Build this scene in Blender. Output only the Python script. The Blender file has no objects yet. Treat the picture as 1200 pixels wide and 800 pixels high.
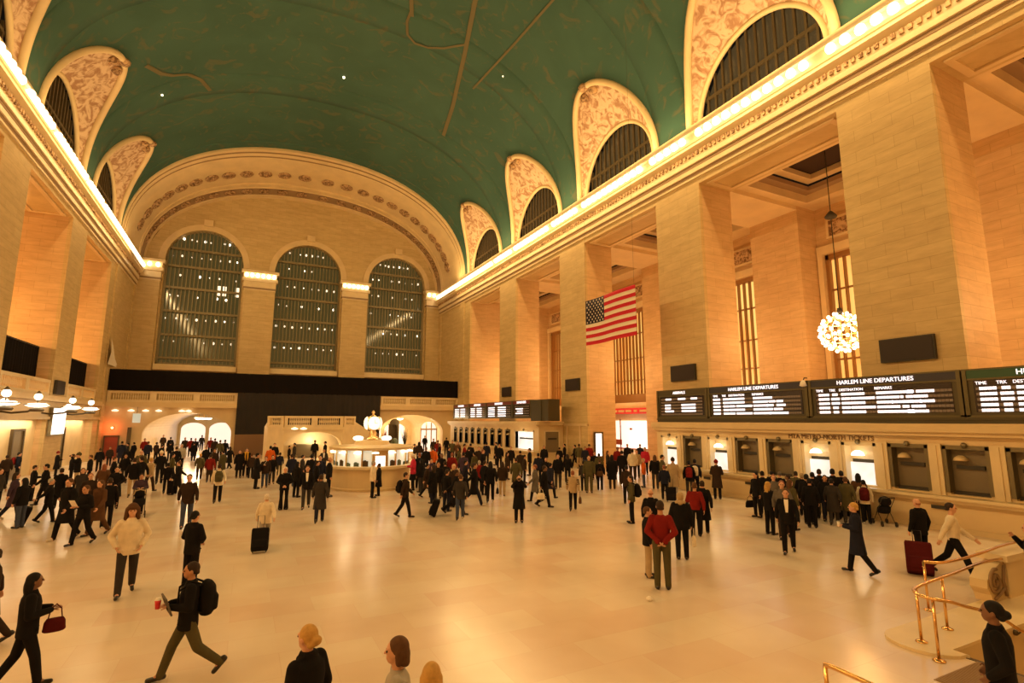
import bpy, bmesh, math, random
from mathutils import Vector, Matrix
R = random.Random(7)
PI = math.pi
C = bpy.context.scene.collection

# ------------------------------------------------------------------ mesh builder
class MB:
    def __init__(s): s.v = []; s.f = []; s.m = []; s.sm = []; s.cur = 0; s.smooth = False
    def add(s, vs, fs):
        b = len(s.v); s.v += [tuple(p) for p in vs]
        for f in fs: s.f.append([b + i for i in f]); s.m.append(s.cur); s.sm.append(s.smooth)
        return s
    def quad(s, a, b, c, d): return s.add([a, b, c, d], [(0, 1, 2, 3)])
    def box(s, x0, x1, y0, y1, z0, z1):
        v = [(x, y, z) for z in (z0, z1) for y in (y0, y1) for x in (x0, x1)]
        return s.add(v, [(0, 2, 3, 1), (4, 5, 7, 6), (0, 1, 5, 4), (2, 6, 7, 3), (0, 4, 6, 2), (1, 3, 7, 5)])
    def hexa(s, lo, hi):            # two matching polygons
        n = len(lo)
        return s.add(list(lo) + list(hi), [tuple(range(n - 1, -1, -1)), tuple(range(n, 2 * n))] + [(i, (i + 1) % n, n + (i + 1) % n, n + i) for i in range(n)])
    def prism(s, poly, z0, z1): return s.hexa([(x, y, z0) for x, y in poly], [(x, y, z1) for x, y in poly])
    def lathe(s, prof, n=24, c=(0, 0, 0), cap=True):
        vs = []; fs = []
        for r, z in prof:
            for k in range(n):
                a = 2 * PI * k / n; vs.append((c[0] + r * math.cos(a), c[1] + r * math.sin(a), c[2] + z))
        for i in range(len(prof) - 1):
            for k in range(n): fs.append((i * n + k, i * n + (k + 1) % n, (i + 1) * n + (k + 1) % n, (i + 1) * n + k))
        if cap: fs.append(tuple(range(n - 1, -1, -1))); fs.append(tuple((len(prof) - 1) * n + k for k in range(n)))
        return s.add(vs, fs)
    def tube(s, pts, r, n=8, r2=None):
        pts = [Vector(p) for p in pts]; m = len(pts); vs = []; fs = []
        up = None
        for i, p in enumerate(pts):
            d = (pts[min(i + 1, m - 1)] - pts[max(i - 1, 0)]).normalized()
            if up is None: up = Vector((0, 0, 1)) if abs(d.z) < .9 else Vector((1, 0, 0))
            a = d.cross(up).normalized(); b = a.cross(d).normalized(); up = b
            rr = r if r2 is None else r + (r2 - r) * i / (m - 1)
            for k in range(n):
                t = 2 * PI * k / n; vs.append(p + a * rr * math.cos(t) + b * rr * math.sin(t))
        for i in range(m - 1):
            for k in range(n): fs.append((i * n + k, i * n + (k + 1) % n, (i + 1) * n + (k + 1) % n, (i + 1) * n + k))
        fs.append(tuple(range(n - 1, -1, -1))); fs.append(tuple((m - 1) * n + k for k in range(n)))
        return s.add(vs, fs)
    def ball(s, c, r, n=12, m=8, sz=1.0, sy=1.0, sx=1.0):
        vs = [(c[0], c[1], c[2] - r * sz)]; fs = []
        for j in range(1, m):
            t = -PI / 2 + PI * j / m
            for k in range(n):
                a = 2 * PI * k / n
                vs.append((c[0] + r * sx * math.cos(t) * math.cos(a), c[1] + r * sy * math.cos(t) * math.sin(a), c[2] + r * sz * math.sin(t)))
        vs.append((c[0], c[1], c[2] + r * sz)); e = len(vs) - 1
        for k in range(n): fs.append((0, 1 + (k + 1) % n, 1 + k)); fs.append((e, e - n + k, e - n + (k + 1) % n))
        for j in range(m - 2):
            for k in range(n): fs.append((1 + j * n + k, 1 + j * n + (k + 1) % n, 1 + (j + 1) * n + (k + 1) % n, 1 + (j + 1) * n + k))
        return s.add(vs, fs)
    def grid(s, rows):              # rows of equal-length point lists
        n = len(rows[0]); vs = [p for r in rows for p in r]; fs = []
        for i in range(len(rows) - 1):
            for k in range(n - 1): fs.append((i * n + k, i * n + k + 1, (i + 1) * n + k + 1, (i + 1) * n + k))
        return s.add(vs, fs)
    def xform(s, mat):
        s.v = [tuple(mat @ Vector(p)) for p in s.v]; return s
    def mesh(s, name, mats, recalc=True):
        me = bpy.data.meshes.new(name); me.from_pydata(s.v, [], s.f)
        mats = mats if isinstance(mats, (list, tuple)) else [mats]
        for m in mats: me.materials.append(m)
        me.polygons.foreach_set('material_index', s.m); me.polygons.foreach_set('use_smooth', s.sm)
        if recalc:
            bm = bmesh.new(); bm.from_mesh(me); bmesh.ops.recalc_face_normals(bm, faces=bm.faces); bm.to_mesh(me); bm.free()
        me.update(); return me

def obj(name, mb, mat, parent=None, recalc=True, loc=None):
    me = mb.mesh(name, mat, recalc) if isinstance(mb, MB) else mb
    o = bpy.data.objects.new(name, me); C.objects.link(o)
    if parent is not None: o.parent = parent
    if loc is not None: o.location = loc
    return o
def tag(o, label, cat=None, group=None, kind=None):
    o['label'] = label
    if cat: o['category'] = cat
    if group: o['group'] = group
    if kind: o['kind'] = kind
    return o
def thing(name, label, cat, loc=(0, 0, 0), rz=0.0, group=None):
    o = bpy.data.objects.new(name, None); C.objects.link(o); o.empty_display_size = .2
    o.location = loc; o.rotation_euler = (0, 0, rz); return tag(o, label, cat, group)
def struct(name, mb, mat, label, cat='structure', parent=None, recalc=True):
    o = obj(name, mb, mat, parent, recalc)
    if parent is None: tag(o, label, cat, None, 'structure')
    return o
def copy_tree(o, parent=None):
    c = o.copy(); C.objects.link(c)
    if parent is not None: c.parent = parent
    for ch in list(o.children): copy_tree(ch, c)
    return c

# ------------------------------------------------------------------ materials
def nt(name):
    m = bpy.data.materials.new(name); m.use_nodes = True
    t = m.node_tree; b = t.nodes['Principled BSDF']; return m, t, b
def N(t, typ, **kw):
    n = t.nodes.new(typ)
    for k, v in kw.items():
        if k in n.inputs.keys() if hasattr(n.inputs, 'keys') else False: n.inputs[k].default_value = v
        else: setattr(n, k, v)
    return n
def plain(name, col, rough=.6, metal=0.0, emit=None, es=0.0, spec=None, noise=0.0, nscale=8.0):
    m, t, b = nt(name); b.inputs['Base Color'].default_value = (*col, 1); b.inputs['Roughness'].default_value = rough; b.inputs['Metallic'].default_value = metal
    if spec is not None: b.inputs['Specular IOR Level'].default_value = spec
    if emit: b.inputs['Emission Color'].default_value = (*emit, 1); b.inputs['Emission Strength'].default_value = es
    if noise:
        tc = N(t, 'ShaderNodeTexCoord'); nz = N(t, 'ShaderNodeTexNoise'); nz.inputs['Scale'].default_value = nscale; nz.inputs['Detail'].default_value = 5
        t.links.new(tc.outputs['Object'], nz.inputs['Vector'])
        cr = N(t, 'ShaderNodeValToRGB'); lo = [c * (1 - noise) for c in col]; hi = [min(1, c * (1 + noise)) for c in col]
        cr.color_ramp.elements[0].position = .3; cr.color_ramp.elements[1].position = .7
        cr.color_ramp.elements[0].color = (*lo, 1); cr.color_ramp.elements[1].color = (*hi, 1)
        t.links.new(nz.outputs['Fac'], cr.inputs['Fac']); t.links.new(cr.outputs['Color'], b.inputs['Base Color'])
    return m
def mixc(t, fac, a, b, typ='MIX'):
    n = t.nodes.new('ShaderNodeMix'); n.data_type = 'RGBA'; n.blend_type = typ
    def put(i, v):
        if isinstance(v, (int, float)): n.inputs[i].default_value = v
        elif isinstance(v, tuple): n.inputs[i].default_value = (*v, 1)
        else: t.links.new(v, n.inputs[i])
    put(0, fac); put(6, a); put(7, b); return n.outputs[2]
def stone(name, c1, c2, mortar, bw=1.7, bh=.55, rough=.55, msize=.012, var=.5):
    """coursed stone laid on upright faces: u runs along the wall, v is height"""
    m, t, b = nt(name); tc = N(t, 'ShaderNodeTexCoord'); sp = N(t, 'ShaderNodeSeparateXYZ'); t.links.new(tc.outputs['Object'], sp.inputs[0])
    ad = N(t, 'ShaderNodeMath', operation='ADD'); t.links.new(sp.outputs[0], ad.inputs[0]); t.links.new(sp.outputs[1], ad.inputs[1])
    cb = N(t, 'ShaderNodeCombineXYZ'); t.links.new(ad.outputs[0], cb.inputs[0]); t.links.new(sp.outputs[2], cb.inputs[1])
    br = N(t, 'ShaderNodeTexBrick'); t.links.new(cb.outputs[0], br.inputs['Vector'])
    br.inputs['Scale'].default_value = 1; br.inputs['Brick Width'].default_value = bw; br.inputs['Row Height'].default_value = bh
    br.inputs['Mortar Size'].default_value = msize; br.inputs['Mortar Smooth'].default_value = .3; br.inputs['Bias'].default_value = 0
    br.inputs['Color1'].default_value = (*c1, 1); br.inputs['Color2'].default_value = (*c2, 1); br.inputs['Mortar'].default_value = (*mortar, 1)
    nz = N(t, 'ShaderNodeTexNoise'); nz.inputs['Scale'].default_value = .8; nz.inputs['Detail'].default_value = 8; nz.inputs['Roughness'].default_value = .65
    mp = N(t, 'ShaderNodeMapping'); mp.inputs['Scale'].default_value = (1, 1, 5); t.links.new(tc.outputs['Object'], mp.inputs[0]); t.links.new(mp.outputs[0], nz.inputs['Vector'])
    cr = N(t, 'ShaderNodeValToRGB'); cr.color_ramp.elements[0].position = .3; cr.color_ramp.elements[1].position = .72
    cr.color_ramp.elements[0].color = (1 - var * .45, 1 - var * .5, 1 - var * .55, 1); cr.color_ramp.elements[1].color = (1, 1, 1, 1)
    t.links.new(nz.outputs['Fac'], cr.inputs['Fac'])
    t.links.new(mixc(t, 1.0, br.outputs['Color'], cr.outputs['Color'], 'MULTIPLY'), b.inputs['Base Color'])
    bp = N(t, 'ShaderNodeBump'); bp.inputs['Strength'].default_value = .25; bp.inputs['Distance'].default_value = .03
    t.links.new(br.outputs['Fac'], bp.inputs['Height']); bp.invert = True; t.links.new(bp.outputs[0], b.inputs['Normal'])
    b.inputs['Roughness'].default_value = rough; return m
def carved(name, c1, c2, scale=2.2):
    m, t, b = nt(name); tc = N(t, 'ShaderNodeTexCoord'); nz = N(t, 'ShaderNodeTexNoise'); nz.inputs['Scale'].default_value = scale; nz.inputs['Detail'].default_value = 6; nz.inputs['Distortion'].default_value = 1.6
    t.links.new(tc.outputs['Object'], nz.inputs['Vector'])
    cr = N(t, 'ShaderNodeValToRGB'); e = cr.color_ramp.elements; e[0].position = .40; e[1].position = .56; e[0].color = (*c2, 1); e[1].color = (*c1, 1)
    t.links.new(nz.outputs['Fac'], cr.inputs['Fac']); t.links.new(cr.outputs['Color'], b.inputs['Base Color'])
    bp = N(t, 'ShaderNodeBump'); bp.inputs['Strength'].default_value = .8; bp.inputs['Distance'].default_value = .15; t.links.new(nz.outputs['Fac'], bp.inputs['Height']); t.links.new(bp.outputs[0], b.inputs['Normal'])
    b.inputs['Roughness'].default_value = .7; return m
def floor_mat():
    m, t, b = nt('polished_marble_floor'); tc = N(t, 'ShaderNodeTexCoord')
    mp = N(t, 'ShaderNodeMapping'); mp.inputs['Rotation'].default_value = (0, 0, 0.0); t.links.new(tc.outputs['Object'], mp.inputs[0])
    br = N(t, 'ShaderNodeTexBrick'); t.links.new(mp.outputs[0], br.inputs['Vector']); br.inputs['Scale'].default_value = 1
    br.inputs['Brick Width'].default_value = 1.5; br.inputs['Row Height'].default_value = .9; br.inputs['Mortar Size'].default_value = .006
    br.inputs['Color1'].default_value = (.82, .745, .62, 1); br.inputs['Color2'].default_value = (.78, .62, .50, 1); br.inputs['Mortar'].default_value = (.77, .65, .53, 1); br.inputs['Bias'].default_value = -.35
    nz = N(t, 'ShaderNodeTexNoise'); nz.inputs['Scale'].default_value = .45; nz.inputs['Detail'].default_value = 3; nz.inputs['Roughness'].default_value = .5; t.links.new(tc.outputs['Object'], nz.inputs['Vector'])
    cr = N(t, 'ShaderNodeValToRGB'); e = cr.color_ramp.elements; e[0].position = .2; e[1].position = .8; e[0].color = (.78, .68, .60, 1); e[1].color = (1, 1, 1, 1); t.links.new(nz.outputs['Fac'], cr.inputs['Fac'])
    t.links.new(mixc(t, 1.0, br.outputs['Color'], cr.outputs['Color'], 'MULTIPLY'), b.inputs['Base Color'])
    nr = N(t, 'ShaderNodeTexNoise'); nr.inputs['Scale'].default_value = 1.2; nr.inputs['Detail'].default_value = 4; t.links.new(tc.outputs['Object'], nr.inputs['Vector'])
    mr = N(t, 'ShaderNodeMapRange'); mr.inputs[1].default_value = .2; mr.inputs[2].default_value = .8; mr.inputs[3].default_value = .18; mr.inputs[4].default_value = .262; t.links.new(nr.outputs['Fac'], mr.inputs[0]); t.links.new(mr.outputs[0], b.inputs['Roughness'])
    return m
def ceiling_mat():
    m, t, b = nt('painted_sky_plaster'); tc = N(t, 'ShaderNodeTexCoord')
    nz = N(t, 'ShaderNodeTexNoise'); nz.inputs['Scale'].default_value = .22; nz.inputs['Detail'].default_value = 8; nz.inputs['Distortion'].default_value = .6; t.links.new(tc.outputs['Object'], nz.inputs['Vector'])
    cr = N(t, 'ShaderNodeValToRGB'); e = cr.color_ramp.elements; e[0].position = .3; e[1].position = .7; e[0].color = (.025, .080, .058, 1); e[1].color = (.038, .102, .075, 1); t.links.new(nz.outputs['Fac'], cr.inputs['Fac'])
    # faint gold figures in loose patches
    n2 = N(t, 'ShaderNodeTexNoise'); n2.inputs['Scale'].default_value = .5; n2.inputs['Detail'].default_value = 5; n2.inputs['Distortion'].default_value = 2.5; t.links.new(tc.outputs['Object'], n2.inputs['Vector'])
    c2 = N(t, 'ShaderNodeValToRGB'); e = c2.color_ramp.elements; e[0].position = .56; e[1].position = .66; e[0].color = (0, 0, 0, 1); e[1].color = (.5, .5, .5, 1); t.links.new(n2.outputs['Fac'], c2.inputs['Fac'])
    t.links.new(mixc(t, c2.outputs['Color'], cr.outputs['Color'], (.115, .10, .05)), b.inputs['Base Color'])
    b.inputs['Roughness'].default_value = .8; return m
def pane_mat(name, col, es, col2, base=(.05, .04, .02), scale=(1, .9, .3)):
    m, t, b = nt(name); tc = N(t, 'ShaderNodeTexCoord'); mp = N(t, 'ShaderNodeMapping'); mp.inputs['Scale'].default_value = scale; t.links.new(tc.outputs['Object'], mp.inputs[0])
    nz = N(t, 'ShaderNodeTexNoise'); nz.inputs['Scale'].default_value = .6; nz.inputs['Detail'].default_value = 3; t.links.new(mp.outputs[0], nz.inputs['Vector'])
    cr = N(t, 'ShaderNodeValToRGB'); e = cr.color_ramp.elements; e[0].position = .35; e[1].position = .65; e[0].color = (*col2, 1); e[1].color = (*col, 1); t.links.new(nz.outputs['Fac'], cr.inputs['Fac'])
    t.links.new(cr.outputs['Color'], b.inputs['Emission Color']); b.inputs['Emission Strength'].default_value = es
    b.inputs['Base Color'].default_value = (*base, 1); b.inputs['Roughness'].default_value = .12; return m

M = {}
M['stone'] = stone('caen_stone', (.66, .505, .25), (.61, .455, .22), (.50, .36, .165), 1.6, .52)
M['stone_jamb'] = stone('caen_stone_gallery_lit', (.72, .51, .27), (.67, .46, .24), (.54, .355, .17), 1.6, .52)  # copy of the pier stone with orange gallery light in its colour
M['smooth'] = plain('smooth_limestone', (.68, .53, .30), .5, noise=.08, nscale=.7)
M['bright'] = plain('pale_marble', (.74, .61, .38), .35, noise=.08, nscale=1.2)
M['groove'] = plain('dark_stone_groove', (.30, .20, .11), .8)  # darker stone tone for grooves and narrow bands
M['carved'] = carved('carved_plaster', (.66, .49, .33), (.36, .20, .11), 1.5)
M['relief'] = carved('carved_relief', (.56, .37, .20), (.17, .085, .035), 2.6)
M['floor'] = floor_mat()
M['sky'] = ceiling_mat()
M['gold'] = plain('gold_paint', (.12, .105, .05), .7)
M['black'] = plain('black_cloth', (.008, .006, .006), .9, spec=.1)
M['blackbrown'] = plain('black_tarpaulin', (.011, .007, .005), .75, noise=.3, nscale=.6)
M['ply'] = plain('brown_hoarding', (.20, .11, .055), .6)
M['bronze'] = plain('dark_bronze', (.10, .075, .04), .45, .5)
M['bronze2'] = plain('bronze_frame', (.20, .17, .10), .4, .6)
M['gallery_frame'] = plain('gallery_window_frame', (.30, .15, .045), .45, .3)
M['brass'] = plain('polished_brass', (.80, .50, .20), .22, 1.0)
M['gold_metal'] = plain('gilt_metal', (.85, .62, .30), .3, .9)
M['iron'] = plain('dark_iron', (.035, .03, .02), .6)
M['bulb'] = plain('lit_bulb', (1, .9, .7), .4, emit=(1, .78, .48), es=5)
M['opal'] = plain('opal_glass', (1, .9, .75), .3, emit=(1, .80, .54), es=1.5)
M['lampglow'] = plain('lit_lamp_glass', (1, .9, .75), .3, emit=(1, .85, .62), es=3)
M['white_emit'] = plain('lit_white_panel', (1, 1, 1), .4, emit=(1, .93, .82), es=1.8)
M['screen_emit'] = plain('lit_character_cell', (1, 1, 1), .4, emit=(.97, .93, 1), es=1.25)
M['screen_dim'] = plain('unlit_character_cell', (.20, .17, .17), .4)
M['board_black'] = plain('board_face', (.014, .009, .012), .25)
M['board_blue'] = plain('board_header_blue', (.018, .02, .045), .4)
M['board_green'] = plain('board_header_green', (.01, .075, .035), .4)
M['board_red'] = plain('board_header_red', (.16, .02, .01), .4)
M['board_frame'] = plain('olive_metal_frame', (.11, .095, .045), .4, .4)
M['board_olive'] = plain('olive_metal_panel', (.07, .06, .03), .4, .3)
M['amber'] = pane_mat('lit_amber_window', (1.0, .55, .14), 1.35, (.95, .34, .06))
M['darkglass'] = plain('glowing_green_glass', (.018, .022, .012), .08, emit=(.29, .20, .055), es=.21)  # faint olive glow put into the panes to make them read brighter
M['lunglass'] = plain('glowing_brown_glass', (.02, .014, .008), .25, emit=(.30, .19, .07), es=.22)  # glow in the glass stands in for light from the bright walls
M['mullion'] = plain('window_mullion', (.24, .20, .11), .5, .2)
M['window_grey'] = plain('closed_shutter', (.19, .15, .09), .4)
M['shop_wall'] = plain('glowing_white_wall', (.95, .9, .85), .5, emit=(1, .9, .8), es=.8)  # wall given its own glow in place of interior lighting
M['booth_light'] = pane_mat('lit_booth_glass', (1, .95, .88), 1.0, (.62, .62, .58), (.5, .5, .5), (1, 2.6, 2.6))
M['red_sign'] = plain('red_sign', (.62, .02, .03), .45)
M['red_paint'] = plain('red_brown_paint', (.28, .045, .015), .5)
M['white'] = plain('white_paint', (.85, .8, .72), .5)
M['flag_red'] = plain('flag_red', (.58, .012, .035), .8)
M['flag_white'] = plain('flag_white', (.85, .74, .6), .8)
M['flag_blue'] = plain('flag_blue', (.012, .012, .035), .8)
M['grille'] = plain('dark_grille', (.018, .008, .005), .6)
M['ribbed'] = plain('ribbed_metal_tread', (.30, .20, .10), .5, .4)
M['inscription'] = plain('bronze_lettering', (.22, .13, .06), .5)
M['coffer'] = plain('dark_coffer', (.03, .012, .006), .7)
M['redlamp'] = plain('lit_red_lamp', (1, .2, .1), .4, emit=(1, .25, .08), es=10)
M['green_plant'] = plain('evergreen', (.02, .06, .02), .8)
M['goods'] = plain('green_grey_goods', (.10, .14, .10), .5, noise=.6, nscale=3)
# ================================================================== the hall
XC, A, ZS, B, PN = 6.05, 18.45, 22.0, 12.9, 2.2
XR, XL = 24.5, -12.4
PITCH = 12.6
PIERS = [49.65 - PITCH * k for k in range(0, 5)]            # pier centres along the hall
BAYS = [55.95 - PITCH * k for k in range(0, 6)]             # opening centres
Y0, Y1, YE = -12.0, 62.2, 73.0
def vdx(z, a=A, b=B): return a * max(0.0, 1 - (max(0.0, z - ZS) / b) ** PN) ** (1 / PN)
def vpt(t, side, y, a=A, b=B):
    c = max(0.0, math.cos(t)); s = max(0.0, math.sin(t))
    return (XC + side * a * c ** (2 / PN), y, ZS + b * s ** (2 / PN))
def mir(side): return (lambda p: p) if side > 0 else (lambda p: (2 * XC - p[0], p[1], p[2]))
def mirror(mb, side):
    if side < 0: mb.v = [(2 * XC - p[0], p[1], p[2]) for p in mb.v]
    return mb
def arch_z(a, u):
    cu, hw, sill, spring, rise = a[:5]
    q = max(0.0, 1 - ((u - cu) / hw) ** 2)
    return spring + rise * math.sqrt(q)
def arch_wall(mb, u0, u1, zb, zt, arches, w, depth, m, closed_sill=True, reveal_mat=None):
    """upright wall in the plane w with arched or square openings; m(u,w,z) gives the point"""
    us = [u0 + (u1 - u0) * i / 40 for i in range(41)]
    for a in arches:
        us += [a[0] + a[1] * math.cos(PI * k / 28) for k in range(29)]
    us = sorted(set(round(x, 5) for x in us if u0 - 1e-6 <= x <= u1 + 1e-6))
    Z = lambda f, u: f(u) if callable(f) else f
    for a, b in zip(us[:-1], us[1:]):
        if b - a < 1e-5: continue
        mid = (a + b) / 2; hit = [q for q in arches if abs(mid - q[0]) < q[1]]
        if not hit:
            mb.quad(m(a, w, Z(zb, a)), m(b, w, Z(zb, b)), m(b, w, Z(zt, b)), m(a, w, Z(zt, a)))
        else:
            q = hit[0]
            if q[2] > Z(zb, mid) + 1e-4: mb.quad(m(a, w, Z(zb, a)), m(b, w, Z(zb, b)), m(b, w, q[2]), m(a, w, q[2]))
            za, zc = arch_z(q, a), arch_z(q, b)
            mb.quad(m(a, w, za), m(b, w, zc), m(b, w, max(zc, Z(zt, b))), m(a, w, max(za, Z(zt, a))))
            old = mb.cur
            if reveal_mat is not None: mb.cur = reveal_mat
            mb.quad(m(a, w, za), m(b, w, zc), m(b, w + depth, zc), m(a, w + depth, za))
            mb.cur = old
    for q in arches:
        old = mb.cur
        if reveal_mat is not None: mb.cur = reveal_mat
        for s in (-1, 1):
            u = q[0] + s * q[1]; mb.quad(m(u, w, q[2]), m(u, w, q[3]), m(u, w + depth, q[3]), m(u, w + depth, q[2]))
        if closed_sill: mb.quad(m(q[0] - q[1], w, q[2]), m(q[0] + q[1], w, q[2]), m(q[0] + q[1], w + depth, q[2]), m(q[0] - q[1], w + depth, q[2]))
        mb.cur = old
    return mb
def ring(mb, a, b, z0, z1):
    (ax0, ax1, ay0, ay1), (bx0, bx1, by0, by1) = a, b
    mb.box(ax0, bx0, ay0, ay1, z0, z1); mb.box(bx1, ax1, ay0, ay1, z0, z1); mb.box(bx0, bx1, ay0, by0, z0, z1); mb.box(bx0, bx1, by1, ay1, z0, z1)
def strip_profile(mb, prof, y0, y1):
    """moulding: prof is (distance into the hall, height), run along the hall"""
    mb.grid([[(XR - d, y, z) for d, z in prof] for y in (y0, y1)])
    for y in (y0, y1): mb.add([(XR - d, y, z) for d, z in prof], [tuple(range(len(prof)))])

# ---- floor, with the stair well cut out
WX0, WX1, WY0, WY1 = 10.62, 17.5, 3.2, 4.98
fl = MB()
for x0, x1, y0, y1 in ((-45, 60, Y0, WY0), (-45, WX0, WY0, WY1), (WX1, 60, WY0, WY1), (-45, 60, WY1, 125)):
    fl.quad((x0, y0, 0), (x1, y0, 0), (x1, y1, 0), (x0, y1, 0))
struct('floor', fl, M['floor'], 'polished cream and pink marble floor of the hall', 'floor')

# ---- vault
LZ0, LHW, LRISE = 22.4, 4.75, 7.0
def zlow(y, side):
    for c in BAYS:
        q = (y - c) / LHW
        if abs(q) < 1: return LZ0 + LRISE * math.sqrt(1 - q * q)
    return None
cols = []
prev = Y0
for c in sorted(BAYS):
    for k in range(5): cols.append((prev + (c - LHW - prev) * k / 4, ZS))
    for k in range(0, 41):
        y = c - LHW * math.cos(PI * k / 40); cols.append((y, max(LZ0, zlow(y, 1) or LZ0)))
    prev = c + LHW
for k in range(5): cols.append((prev + (Y1 - prev) * k / 4, ZS))
vb = MB(); vb.smooth = True
for side in (1, -1):
    rows = []
    for y, zl in cols:
        tl = math.asin(min(1.0, ((zl - ZS) / B)) ** (PN / 2)); rows.append([vpt(tl + (PI / 2 - tl) * (k / 26) ** 1.0, side, y) for k in range(27)])
    vb.grid(rows)
ceiling = struct('ceiling', vb, M['sky'], 'green barrel vault painted with faint gold star figures', 'ceiling')
def vz(x):
    q = min(1.0, abs(x - XC) / A); return ZS + B * max(0.0, 1 - q ** PN) ** (1 / PN)
def ribbon(pts, w):
    mb = MB(); rows = []
    fine = []
    for (xa, ya), (xb, yb) in zip(pts[:-1], pts[1:]):
        for k in range(8): fine.append((xa + (xb - xa) * k / 8, ya + (yb - ya) * k / 8))
    fine.append(pts[-1])
    for i, (x, y) in enumerate(fine):
        a = Vector(fine[max(i - 1, 0)]); b = Vector(fine[min(i + 1, len(fine) - 1)]); d = (b - a).normalized(); nn = Vector((-d.y, d.x)) * w / 2
        rows.append([(x + nn.x, y + nn.y, vz(x + nn.x) - .05), (x - nn.x, y - nn.y, vz(x - nn.x) - .05)])
    return mb.grid(rows)
for pts, w in (([(12.4, 27), (12.95, 31.8), (14.2, 37), (15.6, 43.5), (16.4, 48.5)], .34), ([(17.2, 27), (16.8, 33), (16.2, 40)], .16), ([(13.9, 36), (12.6, 37.6), (11.5, 38.4), (10.4, 38.6), (9.6, 38.0), (9.2, 36.7), (9.2, 35.2)], .2), ([(9.4, 36), (8.6, 33.5), (9.2, 31.5), (10.6, 31.2)], .3), ([(-8.6, 45), (-7.9, 46.6), (-7.2, 47.3), (-6.2, 47.6), (-5.4, 48.6), (-4.8, 50.5)], .3)):
    obj('painted_band', ribbon(pts, w), M['gold'], ceiling)

# ---- star lamps set in the vault
for i, (x, y, r, lb) in enumerate(((5.92, 46.13, .11, 'single bright star lamp set in the open middle of the vault'), (-8.14, 49.5, .09, 'small star lamp near the gold figure above the drum-lit cornice'),
                                   (14.0, 24.0, .05, 'faint star lamp close to the large near lunette'), (17.5, 36.5, .05, 'faint star lamp beside the gold band end'))):
    s = MB(); s.smooth = True; s.ball((x, y, vz(x) - r * .6), r, 10, 6)
    tag(obj('ceiling_star_lamp', s, M['bulb']), lb, 'lamp', 'star lamps on the vault')

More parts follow.
